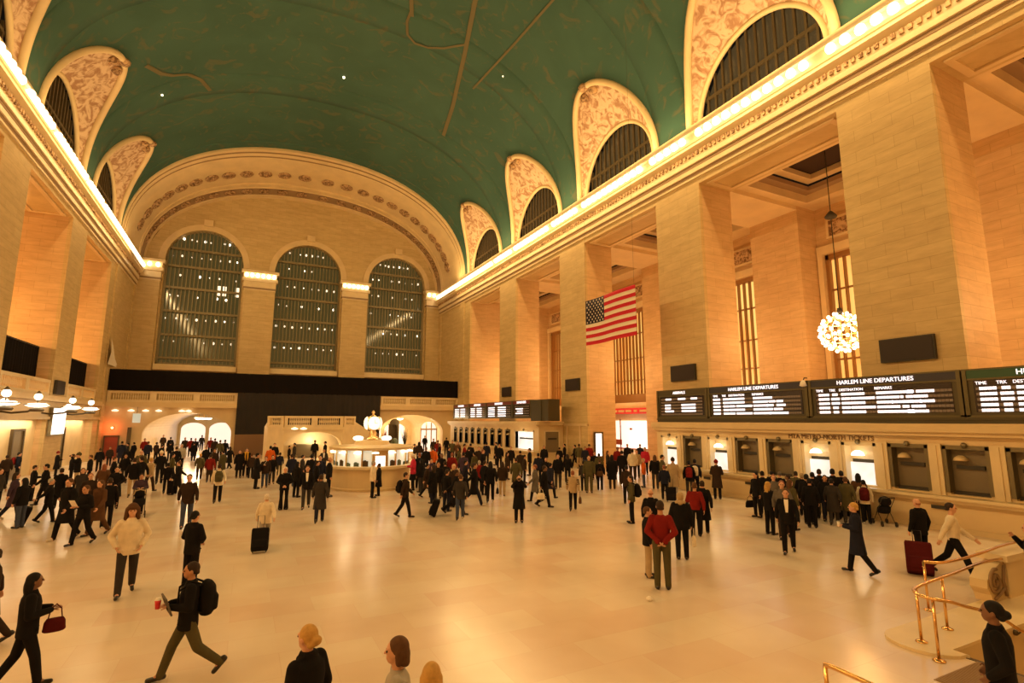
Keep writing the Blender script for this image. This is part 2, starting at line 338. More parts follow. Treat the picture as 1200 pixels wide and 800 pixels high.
# ---- long walls: piers, lintel, galleries
for side, nm in ((1, 'wall_right'), (-1, 'wall_left')):
    zf = 0.0 if side > 0 else 0.0
    w = MB()
    edges = sorted(PIERS)
    for c in edges: w.box(XR, XR + 2.8, c - 1.95, c + 1.95, 0, 18.55)
    w.box(XR, XR + 2.8, BAYS[0] + 4.35, YE + 1.2, 0, 22.4)                  # solid end bay
    w.box(XR, XR + 2.8, Y0, BAYS[0] + 4.35, 18.55, 22.0)                    # lintel
    # thin pilaster edges on the end bay
    w.box(XR - .12, XR, 62.3, 63.6, 0, 19); w.box(XR - .12, XR, 71.2, 72.3, 0, 19)
    w.cur = 1
    for c in edges:                                                        # faces tinted with orange gallery light, a hair proud of the pier sides
        for s in (-1, 1):
            y = c + s * 1.953; w.quad((XR + .25, y, 0), (XR + 2.8, y, 0), (XR + 2.8, y, 18.55), (XR + .25, y, 18.55))
    y = BAYS[0] + 4.348; w.quad((XR + .25, y, 0), (XR + 2.8, y, 0), (XR + 2.8, y, 18.55), (XR + .25, y, 18.55))
    w.cur = 2
    for c in BAYS:                                                          # sunk soffit panels of the lintel
        ring(w, (XR + .35, XR + 2.45, c - 4.0, c + 4.0), (XR + .6, XR + 2.2, c - 3.7, c + 3.7), 18.45, 18.55)
    wall = struct(nm, mirror(w, side), [M['stone'], M['stone_jamb'], M['smooth']], 'tall stone pier wall on the departure board side' if side > 0 else 'tall stone pier wall on the lit lamp side', 'wall')
    # gallery behind
    g = MB()
    bw = 36.0
    wins = [(c, 3.9, 5.6 if side > 0 else 6.6, 15.4, 0.0) for c in BAYS]
    arch_wall(g, Y0, 60.3, 0, 19.6, wins if side > 0 else wins, bw, .6, lambda u, ww, z: (ww, u, z))
    for c in edges: g.box(34.0, bw, c - 1.95, c + 1.95, 0, 19.6)
    g.quad((XR + 2.8, 60.3, 0), (bw, 60.3, 0), (bw, 60.3, 19), (XR + 2.8, 60.3, 19))
    g.box(XR + 2.8, bw, Y0 - .3, Y0, 0, 19)
    g.cur = 1
    for c in BAYS:                                                          # sill and hood of each gallery window
        g.box(35.7, bw, c - 4.25, c + 4.25, 15.4, 16.0); g.box(35.75, bw, c - 4.2, c + 4.2, 5.05, 5.6)
        for s in (-1, 1): g.box(35.75, bw, c + s * 4.08 - .18, c + s * 4.08 + .18, 5.6, 15.4)
    struct('wall_gallery_right' if side > 0 else 'wall_gallery_left', mirror(g, side), [M['stone_jamb'], M['smooth']], 'orange lit gallery back wall behind the piers with the flag' if side > 0 else 'orange lit gallery back wall above the globe lamps', 'wall')
    # coffered gallery ceiling
    k = MB()
    for c in edges: k.box(XR + 2.8, 33.99, c - 1.95, c + 1.95, 18.6, 19.2)
    for c in BAYS:
        o = (XR + 2.8, 36.0, c - 4.35, c + 4.35)
        a = (XR + 3.7, 34.2, c - 3.7, c + 3.7); b = (XR + 4.3, 33.6, c - 3.1, c + 3.1); d = (XR + 4.9, 33.0, c - 2.5, c + 2.5)
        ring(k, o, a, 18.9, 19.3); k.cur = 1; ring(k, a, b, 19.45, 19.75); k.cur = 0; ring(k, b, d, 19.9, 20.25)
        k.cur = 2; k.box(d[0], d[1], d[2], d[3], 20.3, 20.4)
        k.cur = 0
        k.box(a[0] - .02, a[0], a[2], a[3], 19.3, 19.5); k.box(a[1], a[1] + .02, a[2], a[3], 19.3, 19.5)
        k.box(a[0], a[1], a[2] - .02, a[2], 19.3, 19.5); k.box(a[0], a[1], a[3], a[3] + .02, 19.3, 19.5)
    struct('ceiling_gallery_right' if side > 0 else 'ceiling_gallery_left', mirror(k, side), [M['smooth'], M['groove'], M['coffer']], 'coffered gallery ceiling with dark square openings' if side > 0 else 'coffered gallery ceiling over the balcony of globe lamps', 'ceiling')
    # relief panels over the gallery windows
    for c in BAYS[:-1]:
        r = MB(); r.cur = 1; ring_pts = (c - 3.4, c + 3.4)
        r.box(35.8, 36.0, c - 3.5, c + 3.5, 16.45, 16.6); r.box(35.8, 36.0, c - 3.5, c + 3.5, 17.75, 17.9)
        r.box(35.8, 36.0, c - 3.5, c - 3.35, 16.6, 17.75); r.box(35.8, 36.0, c + 3.35, c + 3.5, 16.6, 17.75)
        r.cur = 0; r.box(35.9, 36.0, c - 3.35, c + 3.35, 16.6, 17.75)
        if side > 0: struct('trim_relief', mirror(r, side), [M['relief'], M['smooth']], 'carved stone relief panel above a gallery window', 'carving')
    # gallery windows
    for i, c in enumerate(BAYS[:5]):
        wn = thing('window_%d' % (i + 1 if side > 0 else i + 11), 'tall amber lit gallery window between stone pilasters', 'window'); wn['kind'] = 'structure'
        p = MB(); p.quad((36.45, c - 3.9, wins[i][2]), (36.45, c + 3.9, wins[i][2]), (36.45, c + 3.9, 15.4), (36.45, c - 3.9, 15.4)); obj('pane', mirror(p, side), M['amber'], wn)
        f = MB(); ring_z = wins[i][2]
        for s in (-1, 1): f.box(36.1, 36.5, c + s * 3.8 - .12, c + s * 3.8 + .12, ring_z, 15.4)
        f.box(36.1, 36.5, c - 3.9, c + 3.9, 15.05, 15.4); f.box(36.1, 36.5, c - 3.9, c + 3.9, ring_z, ring_z + .9)
        for z in (7.9, 10.2, 12.8): f.box(36.3, 36.45, c - 3.9, c + 3.9, z, z + .12)
        obj('frame', mirror(f, side), M['gallery_frame'], wn)
        for j in range(13):
            q = MB(); y = c - 3.8 + 7.6 * (j + 1) / 14; q.box(36.2, 36.45, y - .06, y + .06, ring_z, 15.05); obj('mullion', mirror(q, side), M['gallery_frame'], wn)

# ---- main cornice: one run on each side
prof = [(0, 18.95), (.10, 18.97), (.10, 19.12), (.02, 19.16), (.02, 19.28), (.2, 19.32), (.2, 19.62), (.12, 19.66), (.12, 19.8), (.3, 19.86), (.3, 20.55), (.42, 20.62), (.62, 20.75), (.62, 20.92), (.7, 20.95), (.7, 21.12), (.45, 21.14), (.45, 21.75), (.6, 21.8), (.6, 21.98), (.3, 22.02), (.3, 22.42), (0, 22.45)]
for side in (1, -1):
    c1 = MB(); strip_profile(c1, prof, Y0, 72.0)
    c1.cur = 1
    c1.box(XR - .125, XR - .06, Y0, 72, 19.12, 19.3); c1.box(XR - .22, XR - .1, Y0, 72, 19.62, 19.82)
    dn = MB(); yy = 2.0
    while yy < 71.8: dn.box(XR - .40, XR - .28, yy, yy + .17, 20.28, 20.52); yy += .34
    co_ = struct('trim_cornice', mirror(c1, side), [M['bright'], M['groove']], 'projecting stone cornice that carries the row of lit bulbs, %s' % ('boards side' if side > 0 else 'opposite the boards'), 'cornice')
    obj('dentil_moulding', mirror(dn, side), M['relief'], co_)['kind'] = 'stuff'

# ---- lunettes: carved hood, rim and window
for side in (1, -1):
    for i, c in enumerate(BAYS):
        hood = MB(); hood.smooth = True; rim = []; inn = []
        for k in range(49):
            t = PI * k / 48; y = c - LHW * math.cos(t); z = LZ0 + LRISE * math.sin(t)
            rim.append((XC + vdx(z), y, z)); inn.append((XR + .25, c - 4.15 * math.cos(t), 22.45 + 4.35 * math.sin(t)))
        hood.grid([[tuple(a + (b - a) * q / 8 for a, b in zip(ra, rb)) for q in range(9)] for ra, rb in zip(rim, inn)])
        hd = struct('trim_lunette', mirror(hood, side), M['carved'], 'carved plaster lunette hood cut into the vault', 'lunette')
        rm = MB(); rm.smooth = True
        rm.tube([(p[0] - .05, p[1], p[2] - .05) for p in rim], .24, 8); obj('rim', mirror(rm, side), M['smooth'], hd)
        rm = MB(); rm.smooth = True; rm.tube(inn, .17, 8); obj('window_rim', mirror(rm, side), M['smooth'], hd)
        kn = MB(); kn.smooth = True; tp = rim[24]
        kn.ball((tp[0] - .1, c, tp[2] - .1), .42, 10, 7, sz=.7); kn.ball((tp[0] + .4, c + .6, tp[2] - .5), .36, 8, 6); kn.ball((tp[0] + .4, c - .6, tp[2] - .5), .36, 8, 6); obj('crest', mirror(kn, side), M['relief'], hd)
        wn = thing('window_%d' % ((21 if side > 0 else 31) + i), 'dark arched lunette window with close upright bars', 'window'); wn['kind'] = 'structure'
        p = MB(); pts = [(XR + .75, c - 4.3 * math.cos(PI * k / 30), 22.0 + 4.9 * math.sin(PI * k / 30)) for k in range(31)]
        p.add(pts, [tuple(range(31))]); obj('pane', mirror(p, side), M['lunglass'], wn)
        for j in range(13):
            y = -3.6 + 7.2 * j / 12; h = 4.35 * math.sqrt(max(0, 1 - (y / 4.15) ** 2))
            q = MB(); q.box(XR + .42, XR + .56, c + y - .07, c + y + .07, 22.0, 22.45 + h); obj('mullion', mirror(q, side), M['bronze'], wn)
        q = MB(); q.box(XR + .4, XR + .6, c - 3.9, c + 3.9, 23.9, 24.1); obj('crossbar', mirror(q, side), M['bronze'], wn)

# ---- east end: deep arch with stepped mouldings
steps = [(62.2, -.02), (62.2, .28), (62.7, .32), (62.7, .5), (63.3, .56), (63.3, .72), (64.6, .78), (70.2, .9), (70.2, 1.12), (70.9, 1.2), (70.9, 1.36), (72.3, 1.62), (72.3, 1.8), (YE, 1.9)]
ar = MB()
rows = []
NT = 72
for y, dl in steps:
    rows.append([vpt(PI / 2 * k / 36, 1, y, A - .25 * dl, B - dl) for k in range(36)] + [vpt(PI / 2 * (36 - k) / 36, -1, y, A - .25 * dl, B - dl) for k in range(37)])
for i in range(len(rows) - 1):
    ar.cur = 1 if i in (2, 4, 10) else 0
    ar.grid([rows[i], rows[i + 1]])
# face ring that closes the step between vault and first moulding
arch_o = struct('trim_arch', ar, [M['smooth'], M['groove']], 'deep stepped stone arch closing the vault at the end wall', 'arch')
for ring_i, (yy, dl, n, sc) in enumerate(((67.6, .86, 24, .74), (71.6, 1.5, 24, .6))):
    for k in range(n):
        t = PI * (k + .5) / n; t = .16 + (PI - .32) * (k + .5) / n
        sd = 1 if t < PI / 2 else -1; tt = t if t < PI / 2 else PI - t
        p = Vector(vpt(tt, sd, yy, A - .25 * dl, B - dl)); q = Vector(vpt(tt + .01, sd, yy, A - .25 * dl, B - dl)); tg = (q - p).normalized(); nrm = Vector((tg.z, 0, -tg.x)); nrm = nrm if nrm.dot(Vector((XC, yy, 22)) - p) > 0 else -nrm
        r_ = MB(); r_.smooth = True
        r_.lathe([(.98, .0), (.98, .12), (.55, .16), (.5, .05), (.3, .05), (.28, .22), (.05, .26)], 10)
        r_.f = r_.f; r_.cur = 0
        rot = Vector((0, 0, 1)).rotation_difference(nrm).to_matrix().to_4x4()
        r_.xform(Matrix.Translation(p - nrm * .02) @ rot @ Matrix.Diagonal((1.05 * sc, 1.15 * sc, 1, 1)))
        obj('rosette', r_, M['relief'], arch_o)

# ---- east wall with its three great windows
WIN = [(-5.72, 4.2), (6.3, 4.15), (18.25, 4.1)]
ew = MB()
ztop = lambda u: ZS + (B - 1.9) * max(0.0, 1 - min(1.0, abs(u - XC) / (A - .5)) ** PN) ** (1 / PN) + .1
arch_wall(ew, XL + .0, XR, 5.0, ztop, [(c, h, 10.2, 22.9, h) for c, h in WIN], YE, 1.2, lambda u, ww, z: (u, ww, z))
struct('wall_end', ew, M['stone'], 'stone end wall holding three great arched windows', 'wall')
for i, (c, h) in enumerate(WIN):
    a = MB(); a.smooth = False
    o_, i_ = [], []
    for k in range(33):
        t = PI * k / 32; o_.append((c - (h + .7) * math.cos(t), YE - .1, 22.9 + (h + .7) * math.sin(t))); i_.append((c - h * math.cos(t), YE - .1, 22.9 + h * math.sin(t)))
    a.grid([o_, i_]); a.grid([[(p[0], p[1] + .1, p[2]) for p in o_], o_]); a.box(c - .5, c + .5, YE - .35, YE, 22.9 + h + .5, 22.9 + h + 1.3)
    struct('trim_arch_band', a, M['smooth'], 'plain stone band around a great arched window', 'trim')
    s_ = MB(); s_.box(c - h - .1, c + h + .1, YE - .35, YE + .1, 9.55, 10.2); struct('trim_sill', s_, M['bright'], 'pale stone sill under a great arched window', 'sill')
    wn = thing('window_%d' % (41 + i), 'great arched end window with rows of small lights and glints behind its bars', 'window'); wn['kind'] = 'structure'
    yb = YE + 1.1
    p = MB(); pts = [(c - h, yb, 10.2)] + [(c - h * math.cos(PI * k / 40), yb, 22.9 + h * math.sin(PI * k / 40)) for k in range(41)] + [(c + h, yb, 10.2)]
    p.add(pts, [tuple(range(len(pts)))]); obj('pane', p, M['darkglass'], wn)
    az = lambda u: 22.9 + math.sqrt(max(0, h * h - (u - c) ** 2))
    nb = 20
    for j in range(nb):
        u = c - h + 2 * h * (j + .5) / nb; q = MB(); q.box(u - .045, u + .045, YE + .5, YE + .7, 10.2, az(u)); obj('mullion', q, M['mullion'], wn)
    for z in (11.1, 13.9, 16.8, 19.7, 22.4, 24.6):
        hh = h if z < 22.9 else math.sqrt(h * h - (z - 22.9) ** 2)
        q = MB(); q.box(c - hh, c + hh, YE + .45, YE + .95, z - .22, z + .05); obj('walkway', q, M['mullion'], wn)
    for zi, z in enumerate((13.1, 15.9, 18.7, 21.3, 23.7, 25.9)):
        hh = h if z < 22.9 else math.sqrt(max(.2, h * h - (z - 22.9) ** 2))
        for j in range(8):
            if R.random() < .22: continue
            u = c - .85 * hh + 1.7 * hh * j / 7 + R.uniform(-.1, .1)
            q = MB(); q.smooth = True; q.ball((u, YE + .92, z + R.uniform(-.06, .06)), R.uniform(.06, .14), 8, 6, sz=1.3); obj('corridor_light_spot', q, M['opal' if R.random() < .6 else 'lampglow'], wn)  # glowing balls for corridor lights and for reflections in the glass
    fr = MB()
    for s in (-1, 1): fr.box(c + s * (h - .09) - .09, c + s * (h - .09) + .09, YE + .4, YE + .8, 10.2, 22.9)
    fr.box(c - h, c + h, YE + .4, YE + .8, 10.2, 10.45); obj('frame', fr, M['mullion'], wn)
    if i == 0:
        q = MB()
        for dx in (0, .62, 2.05): q.box(c + 1.45 + dx, c + 1.85 + dx, YE + .85, YE + 1.0, 19.2, 20.4)
        obj('lit_office_pane', q, M['opal'], wn)
# pilasters with bulb-lit caps between the windows
PIL = [(-1.3, 2.3), (10.65, 14.0)]
CORNER = [(XL + .0, XL + 2.3), (XR - 2.0, XR)]
pil = MB()
for x0, x1 in PIL + CORNER:
    pil.cur = 0; pil.box(x0, x1, YE - .75, YE, 5.0, 20.2)
    pil.cur = 1; pil.box(x0 - .05, x1 + .05, YE - .8, YE, 20.0, 20.12); pil.box(x0 - .05, x1 + .05, YE - .82, YE, 20.35, 21.1)
    pil.box(x0 - .25, x1 + .25, YE - 1.0, YE, 21.1, 21.5); pil.box(x0 - .35, x1 + .35, YE - 1.15, YE, 22.15, 22.5); pil.box(x0 - .1, x1 + .1, YE - .85, YE, 21.5, 22.15)
    pil.cur = 2; pil.box(x0 - .08, x1 + .08, YE - .84, YE, 20.12, 20.35)
struct('column_pilasters', pil, [M['stone'], M['bright'], M['groove']], 'flat stone pilasters with bulb-lit caps on the end wall', 'pilaster')

# ---- wall behind the viewer closes the hall
ww = MB(); ww.box(-45, 60, Y0 - .4, Y0, 0, 36); struct('wall_behind', ww, M['stone'], 'plain stone wall closing the hall opposite the great windows', 'wall')

# ---- cornice bulbs
bm_ = MB(); bm_.smooth = True; bm_.ball((0, 0, 0), .23, 12, 8, sz=1.15); bm_.smooth = False
bulb_me = bm_.mesh('cornice_bulb', M['bulb'])
def bulb(p, label, grp):
    o = bpy.data.objects.new('cornice_bulb', bulb_me); C.objects.link(o); o.location = p; tag(o, label, 'bulb', grp); return o
y = 1.0
while y < 72.0:
    gap = any(abs(abs(y - c) - 2.35) < .36 for c in PIERS)
    if not gap:
        bulb((XR - .64, y, 21.44), 'bare lit bulb in the long cornice row above the departure boards', 'bulbs on the cornice over the boards')
        if y > 26: bulb((XL + .64, y, 21.44), 'bare lit bulb in the cornice row above the globe-lamp balcony', 'bulbs on the cornice over the balcony')
    y += .69
for q, (x0, x1) in enumerate(PIL + CORNER):
    n = 6 if q < 2 else 3
    for k in range(n):
        bulb((x0 - .1 + (x1 - x0 + .2) * (k + .5) / n, YE - 1.05, 21.83), 'bare lit bulb on a pilaster cap between the great windows' if q < 2 else 'bare lit bulb on a corner pilaster cap', 'bulbs on the pilaster caps' if q < 2 else 'bulbs on the corner caps')
# ================================================================== balconies, drapes and lower storeys
bal_prof = [(.0, 0), (.055, 0), (.055, .05), (.03, .1), (.075, .3), (.04, .52), (.03, .56), (.055, .6), (.055, .66)]
_b = MB(); _b.smooth = False; _b.lathe(bal_prof[1:], 8); baluster_me = _b.mesh('baluster', M['bright'])
def balustrade(p, q, zb, label, panels=3, per=12, posts=True):
    p, q = Vector((*p, zb)), Vector((*q, zb)); L = (q - p).length; d = (q - p) / L; n = Vector((-d.y, d.x, 0))
    t = thing('balustrade', label, 'balustrade'); t['kind'] = 'structure'
    def bar(name, a, b, hw, z0, z1):
        m = MB(); A_, B_ = p + d * a, p + d * b
        m.hexa([(*(A_ + n * hw).xy, zb + z0), (*(B_ + n * hw).xy, zb + z0), (*(B_ - n * hw).xy, zb + z0), (*(A_ - n * hw).xy, zb + z0)], [(*(A_ + n * hw).xy, zb + z1), (*(B_ + n * hw).xy, zb + z1), (*(B_ - n * hw).xy, zb + z1), (*(A_ - n * hw).xy, zb + z1)])
        return obj(name, m, M['bright'], t)
    bar('base_rail', 0, L, .15, 0, .22); bar('top_rail', 0, L, .17, .88, 1.08)
    for k in range(panels + 1):
        c = L * k / panels; bar('pedestal', max(0, c - .28), min(L, c + .28), .16, .2, .9)
    for k in range(panels):
        a, b = L * k / panels + .4, L * (k + 1) / panels - .4
        for j in range(per):
            u = a + (b - a) * (j + .5) / per; o = bpy.data.objects.new('baluster', baluster_me); C.objects.link(o); o.parent = t; o.location = p + d * u + Vector((0, 0, .22))
    return t
# east balcony
YB = 64.0
for x0, x1, lb in ((XL, -.9, 'globe-lamp side'), (14.46, XR, 'boards side')):
    b = MB(); b.box(x0, x1, YB, YB + 1.2, 4.95, 5.5); b.box(x0, x1, YB - .25, YB + .1, 5.0, 5.18); b.box(x0, x1, YB - .12, YB, 5.18, 5.5)
    b.box(x0, x1, YB + 1.0, YE, 5.1, 5.4)
    struct('trim_balcony', b, M['smooth'], 'stone balcony edge across the end of the hall, ' + lb, 'balcony')
    balustrade((x0 + .1, YB + .25), (x1, YB + .25), 5.5, 'pale stone balustrade under the black band, ' + lb, 3, 15 if x0 < 0 else 13)
eb = MB()
ma = lambda u, ww, z: (u, ww, z)
arch_wall(eb, XL, -.9, 0, 5.0, [(-5.2, 3.95, 0, 2.3, 2.15)], YB + .3, .9, ma, False)
arch_wall(eb, 14.46, XR, 0, 5.0, [(18.55, 4.0, 0, 2.3, 2.1)], YB + .3, .9, ma, False)
struct('wall_balcony', eb, M['smooth'], 'stone wall with two flat arches under the end balcony', 'wall')
for x0, x1, nm, lb in ((-9.15, -1.25, 'wall_passage_left', 'cream lit passage behind the arch beside the globe-lamp wall'), (14.55, 23.6, 'wall_passage_right', 'cream lit passage behind the arch beside the ticket windows')):
    p = MB(); ye = 96 if x0 < 0 else 82
    p.quad((x0, YB + 1.2, 0), (x0, ye, 0), (x0, ye, 3), (x0, YB + 1.2, 3)); p.quad((x1, YB + 1.2, 0), (x1, ye, 0), (x1, ye, 3), (x1, YB + 1.2, 3))
    cx, hw = (x0 + x1) / 2, (x1 - x0) / 2
    arc = [(cx - hw * math.cos(PI * k / 20), 2.6 + 2.1 * math.sin(PI * k / 20)) for k in range(21)]
    p.grid([[(u, y_, z) for u, z in arc] for y_ in (YB + 1.2, ye)])
    arch_wall(p, x0, x1, 0, 5, [(cx - 1.9, 1.65, 0, 2.3, 1.0), (cx + 1.9, 1.65, 0, 2.3, 1.0)], ye, .6, ma, False)
    struct(nm, p, M['bright'], lb, 'wall')
    bk = MB(); bk.quad((x0, ye + .6, 0), (x1, ye + .6, 0), (x1, ye + .6, 4), (x0, ye + .6, 4)); struct('wall_passage_end', bk, M['shop_wall'], 'glowing white wall at the end of the passage, ' + ('globe-lamp side' if x0 < 0 else 'ticket side'), 'wall')
    for j, yy in enumerate((68, 76, 86) if x0 < 0 else (69, 76)):
        t = thing('pendant_lamp', 'glowing bowl lamp hanging from the passage ceiling, %s from the hall, %s' % (('first', 'second', 'third')[j], 'globe-lamp side' if x0 < 0 else 'ticket side'), 'lamp', (cx + (.6 if x0 < 0 else -.8), yy, 0))
        m = MB(); m.smooth = True; m.lathe([(.03, 3.75), (.3, 3.8), (.42, 3.95), (.44, 4.0)], 14); obj('bowl', m, M['lampglow'], t)
        m = MB(); m.tube([(0, 0, 3.98), (0, 0, 4.72)], .03, 6); obj('rod', m, M['brass'], t)
# fan-lit door in the ticket-side passage
t = thing('door_1', 'arched fan-lit glass door bright with shop light', 'door'); t['kind'] = 'structure'
m = MB(); m.box(20.55, 22.6, 67.0, 67.1, 0, 2.6); m.add([(21.57 - 1.02 * math.cos(PI * k / 14), 67.05, 2.6 + .95 * math.sin(PI * k / 14)) for k in range(15)], [tuple(range(15))]); obj('glass', m, M['shop_wall'], t)
for u in (20.5, 21.25, 21.92, 22.65):
    m = MB(); m.box(u - .06, u + .06, 66.9, 67.02, 0, 2.6 + .9 * math.sqrt(max(0, 1 - ((u - 21.57) / 1.1) ** 2))); obj('frame_post', m, M['gold_metal'], t)
m = MB(); m.box(20.5, 22.65, 66.88, 67.02, 2.5, 2.68); obj('transom', m, M['gold_metal'], t)
# dark kiosk in that passage, trimmed for the season
t = thing('information_kiosk', 'dark arched kiosk standing in the lit passage beside the fan-lit door', 'kiosk', (17.1, 67.5, 0))
m = MB(); arch_wall(m, -.6, .6, 0, lambda u: 3.35 + .55 * math.sqrt(max(0, 1 - (u / .62) ** 2)), [(0, .32, 1.6, 2.9, .3)], -.3, .25, ma); m.box(-.6, .6, -.05, .4, 0, 3.3); obj('body', m, M['bronze'], t)
m = MB(); m.lathe([(.5, 0), (.45, .6), (.3, 1.0), (.0, 1.1)], 10, (0, -.6, 0.4)); obj('plinth', m, M['goods'], t)
for s in (-1, 1):
    t = thing('potted_shrub', 'dark spiky potted shrub beside the passage kiosk, %s' % ('towards the clock' if s < 0 else 'towards the ticket windows'), 'plant', (17.1 + s * 1.35, 67.0, 0))
    m = MB(); m.lathe([(.28, 0), (.38, .5)], 12); obj('pot', m, M['red_paint'], t)
    m = MB()
    for k in range(26):
        a = R.uniform(0, 2 * PI); r = R.uniform(.15, .65); h = R.uniform(1.6, 2.9); m.tube([(0, 0, .5), (r * .5 * math.cos(a), r * .5 * math.sin(a), h * .6), (r * math.cos(a), r * math.sin(a), h)], .05, 5, .01)
    obj('foliage', m, M['red_paint' if s < 0 else 'iron'], t)
# black drapes and hoarding of the works
dr = thing('tarpaulin_band', 'long black tarpaulin band stretched over the end balcony', 'tarpaulin')
def pleated(x0, x1, z0, z1, y, amp, n, ax='x'):
    m = MB(); m.smooth = True; rows = []
    for z in (z0, (z0 + z1) / 2, z1):
        rows.append([((x0 + (x1 - x0) * k / n, y + amp * math.sin(k * 1.9) + amp * .5 * math.sin(k * .73), z) if ax == 'x' else (y + amp * math.sin(k * 1.9), x0 + (x1 - x0) * k / n, z)) for k in range(n + 1)])
    m.grid(rows)
    m.grid([[(p[0], p[1] + .08, p[2]) if ax == 'x' else (p[0] + .08 * (1 if p[0] > 0 else -1), p[1], p[2]) for p in r] for r in rows]); return m
obj('cloth', pleated(XL + .1, XR - .1, 6.62, 8.74, YB - .02, .03, 160), M['black'], dr)
m = MB(); m.tube([(XL + .12, YB + .05, 8.7), (XR - .12, YB + .05, 8.7)], .05, 6); obj('top_pole', m, M['iron'], dr)
dr = thing('tarpaulin_sheet', 'wide dark brown tarpaulin sheet hanging behind the stair landing', 'tarpaulin')
obj('cloth', pleated(-.9, 14.46, 2.2, 6.66, YB - .05, .04, 90), M['blackbrown'], dr)
m = MB(); m.box(-.9, 14.46, YB - .2, YB + .1, 0, 2.2); tag(obj('site_hoarding', m, M['ply']), 'low brown hoarding under the dark tarpaulin sheet', 'hoarding')
t = thing('hanging_dust_sheet', 'white sheet bundled on the wall above the end of the black band', 'sheet', (XL + .3, 63.2, 0))
m = MB(); m.smooth = True; m.grid([[(.0, -1.4, 9.0), (.1, 0, 9.0), (.0, 2.4, 9.0)], [(.15, -1.2, 10.2), (.1, .2, 9.9), (.1, 2.0, 9.3)], [(0, -1.0, 11.6), (.05, -.2, 10.9), (0, 1.4, 9.8)]]); obj('cloth', m, M['white'], t)
# left openings: balcony slab, balustrades and black drapes
lb = MB()
lb.box(XL - 2.8, XL - .0, Y0, 60.3, 5.0, 5.42); lb.box(XL - .05, XL + .3, Y0, 62.3, 5.02, 5.2); lb.box(XL - .05, XL + .15, Y0, 62.3, 5.2, 5.42)
lb.box(XL - .05, XL + .12, Y0, 62.3, 3.75, 3.95); lb.box(XL - 24, XL - 2.8, Y0, 60.3, 5.2, 5.42)
struct('trim_balcony_left', lb, M['smooth'], 'stone balcony ledge above the globe lamps', 'balcony')
lw = MB()
for c in BAYS:
    lw.cur = 0; lw.box(XL - 2.8, XL, c - 4.35, c + 4.35, 3.75, 5.02)
    lw.cur = 1; lw.box(XL - .8, XL - .55, c - 4.35, c + 4.35, 0, 3.75)
struct('wall_gates', lw, [M['smooth'], M['bright']], 'cream recessed gate walls under the balcony of globe lamps', 'wall')
for c, nm in ((BAYS[0], 'gate recess nearest the end wall'), (BAYS[1], 'second gate recess from the end wall'), (BAYS[2], 'third gate recess from the end wall')):
    balustrade((XL - .2, c + 4.3), (XL - .2, c - 4.3), 5.42, 'pale stone balustrade over the ' + nm, 2, 12)
    d = thing('black_drape', 'square black drape hung across the balcony over the ' + nm, 'drape')
    obj('cloth', pleated(c - 4.3, c + 4.3, 6.55, 8.85, XL - .95, .05, 60, 'y'), M['black'], d)
    m = MB(); m.tube([(XL - .95, c - 4.3, 8.8), (XL - .95, c + 4.3, 8.8)], .05, 6); obj('top_pole', m, M['iron'], d)
for i, (yy, w_, lbx) in enumerate(((44.4, .85, 'grey brown metal gate door in the second recess of the globe-lamp wall'), (53.2, .8, 'grey brown metal gate door in the recess beside the white light box'))):
    d = thing('door_%d' % (i + 2), lbx, 'door'); d['kind'] = 'structure'
    m = MB(); m.box(XL - .55, XL - .47, yy - w_, yy + w_, 0, 3.0); obj('leaf', m, M['window_grey'], d)
    m = MB(); m.box(XL - .55, XL - .38, yy - w_ - .15, yy - w_, 0, 3.15); m.box(XL - .55, XL - .38, yy + w_, yy + w_ + .15, 0, 3.15); m.box(XL - .55, XL - .38, yy - w_, yy + w_, 3.0, 3.15); obj('frame', m, M['bronze'], d)
# globe lamps on brackets
for i, (yy, lbx) in enumerate(((35.0, 'twin bracket lamp nearest the viewer on the globe-lamp wall'), (39.6, 'second twin bracket lamp from the near end of the globe-lamp wall'), (46.4, 'twin bracket lamp on the near side of the white light box'), (51.4, 'twin bracket lamp on the far side of the white light box'))):
    t = thing('bracket_lamp', lbx, 'lamp', (XL, yy, 0))
    m = MB(); m.smooth = True; m.tube([(0.02, 0, 4.2), (.5, 0, 4.12), (1.2, 0, 4.2), (1.6, 0, 4.42)], .06, 8); m.tube([(1.6, 0, 4.38), (1.6, 0, 5.1)], .035, 8); m.lathe([(.3, 4.2), (.36, 4.3), (.2, 4.42)], 10, (1.6, 0, 0)); obj('bracket', m, M['bronze'], t)
    m = MB(); m.smooth = True; m.lathe([(.1, 4.44), (.36, 4.47), (.56, 4.56), (.4, 4.66), (.1, 4.69)], 18, (1.6, 0, 0)); obj('bowl', m, M['lampglow'], t)
    m = MB(); m.smooth = True; m.ball((1.6, 0, 5.06), .2, 12, 8); obj('globe', m, M['lampglow'], t)
    m = MB(); m.smooth = True; m.lathe([(.58, 4.56), (.6, 4.58), (.57, 4.61)], 18, (1.6, 0, 0), False); m.lathe([(.1, 5.22), (.13, 5.27), (.02, 5.4)], 8, (1.6, 0, 0)); obj('rim', m, M['bronze'], t)
    for dy in (1.0,) if i in (0, 2) else ():
        m = MB(); m.smooth = True; m.ball((1.0, dy + .8, 4.66), .2, 8, 6); m.tube([(0, dy + .8, 4.5), (1.0, dy + .8, 4.5)], .04, 6); tag(obj('side_lamp', m, M['lampglow'], t), 'small side lamp')
t = thing('light_box', 'tall blank white lit box on the pier of the globe-lamp wall', 'light box', (XL + .02, 49.5, 0))
m = MB(); m.box(0, .22, -1.55, 1.55, 2.6, 4.6); obj('case', m, M['bronze2'], t)
m = MB(); m.box(.22, .24, -1.45, 1.45, 2.7, 4.5); obj('panel', m, M['white_emit'], t)
t = thing('red_wall_lamp', 'red glowing lamp on the wall above the red brown door', 'lamp', (-11.6, YB + .28, 2.95), -PI / 2)
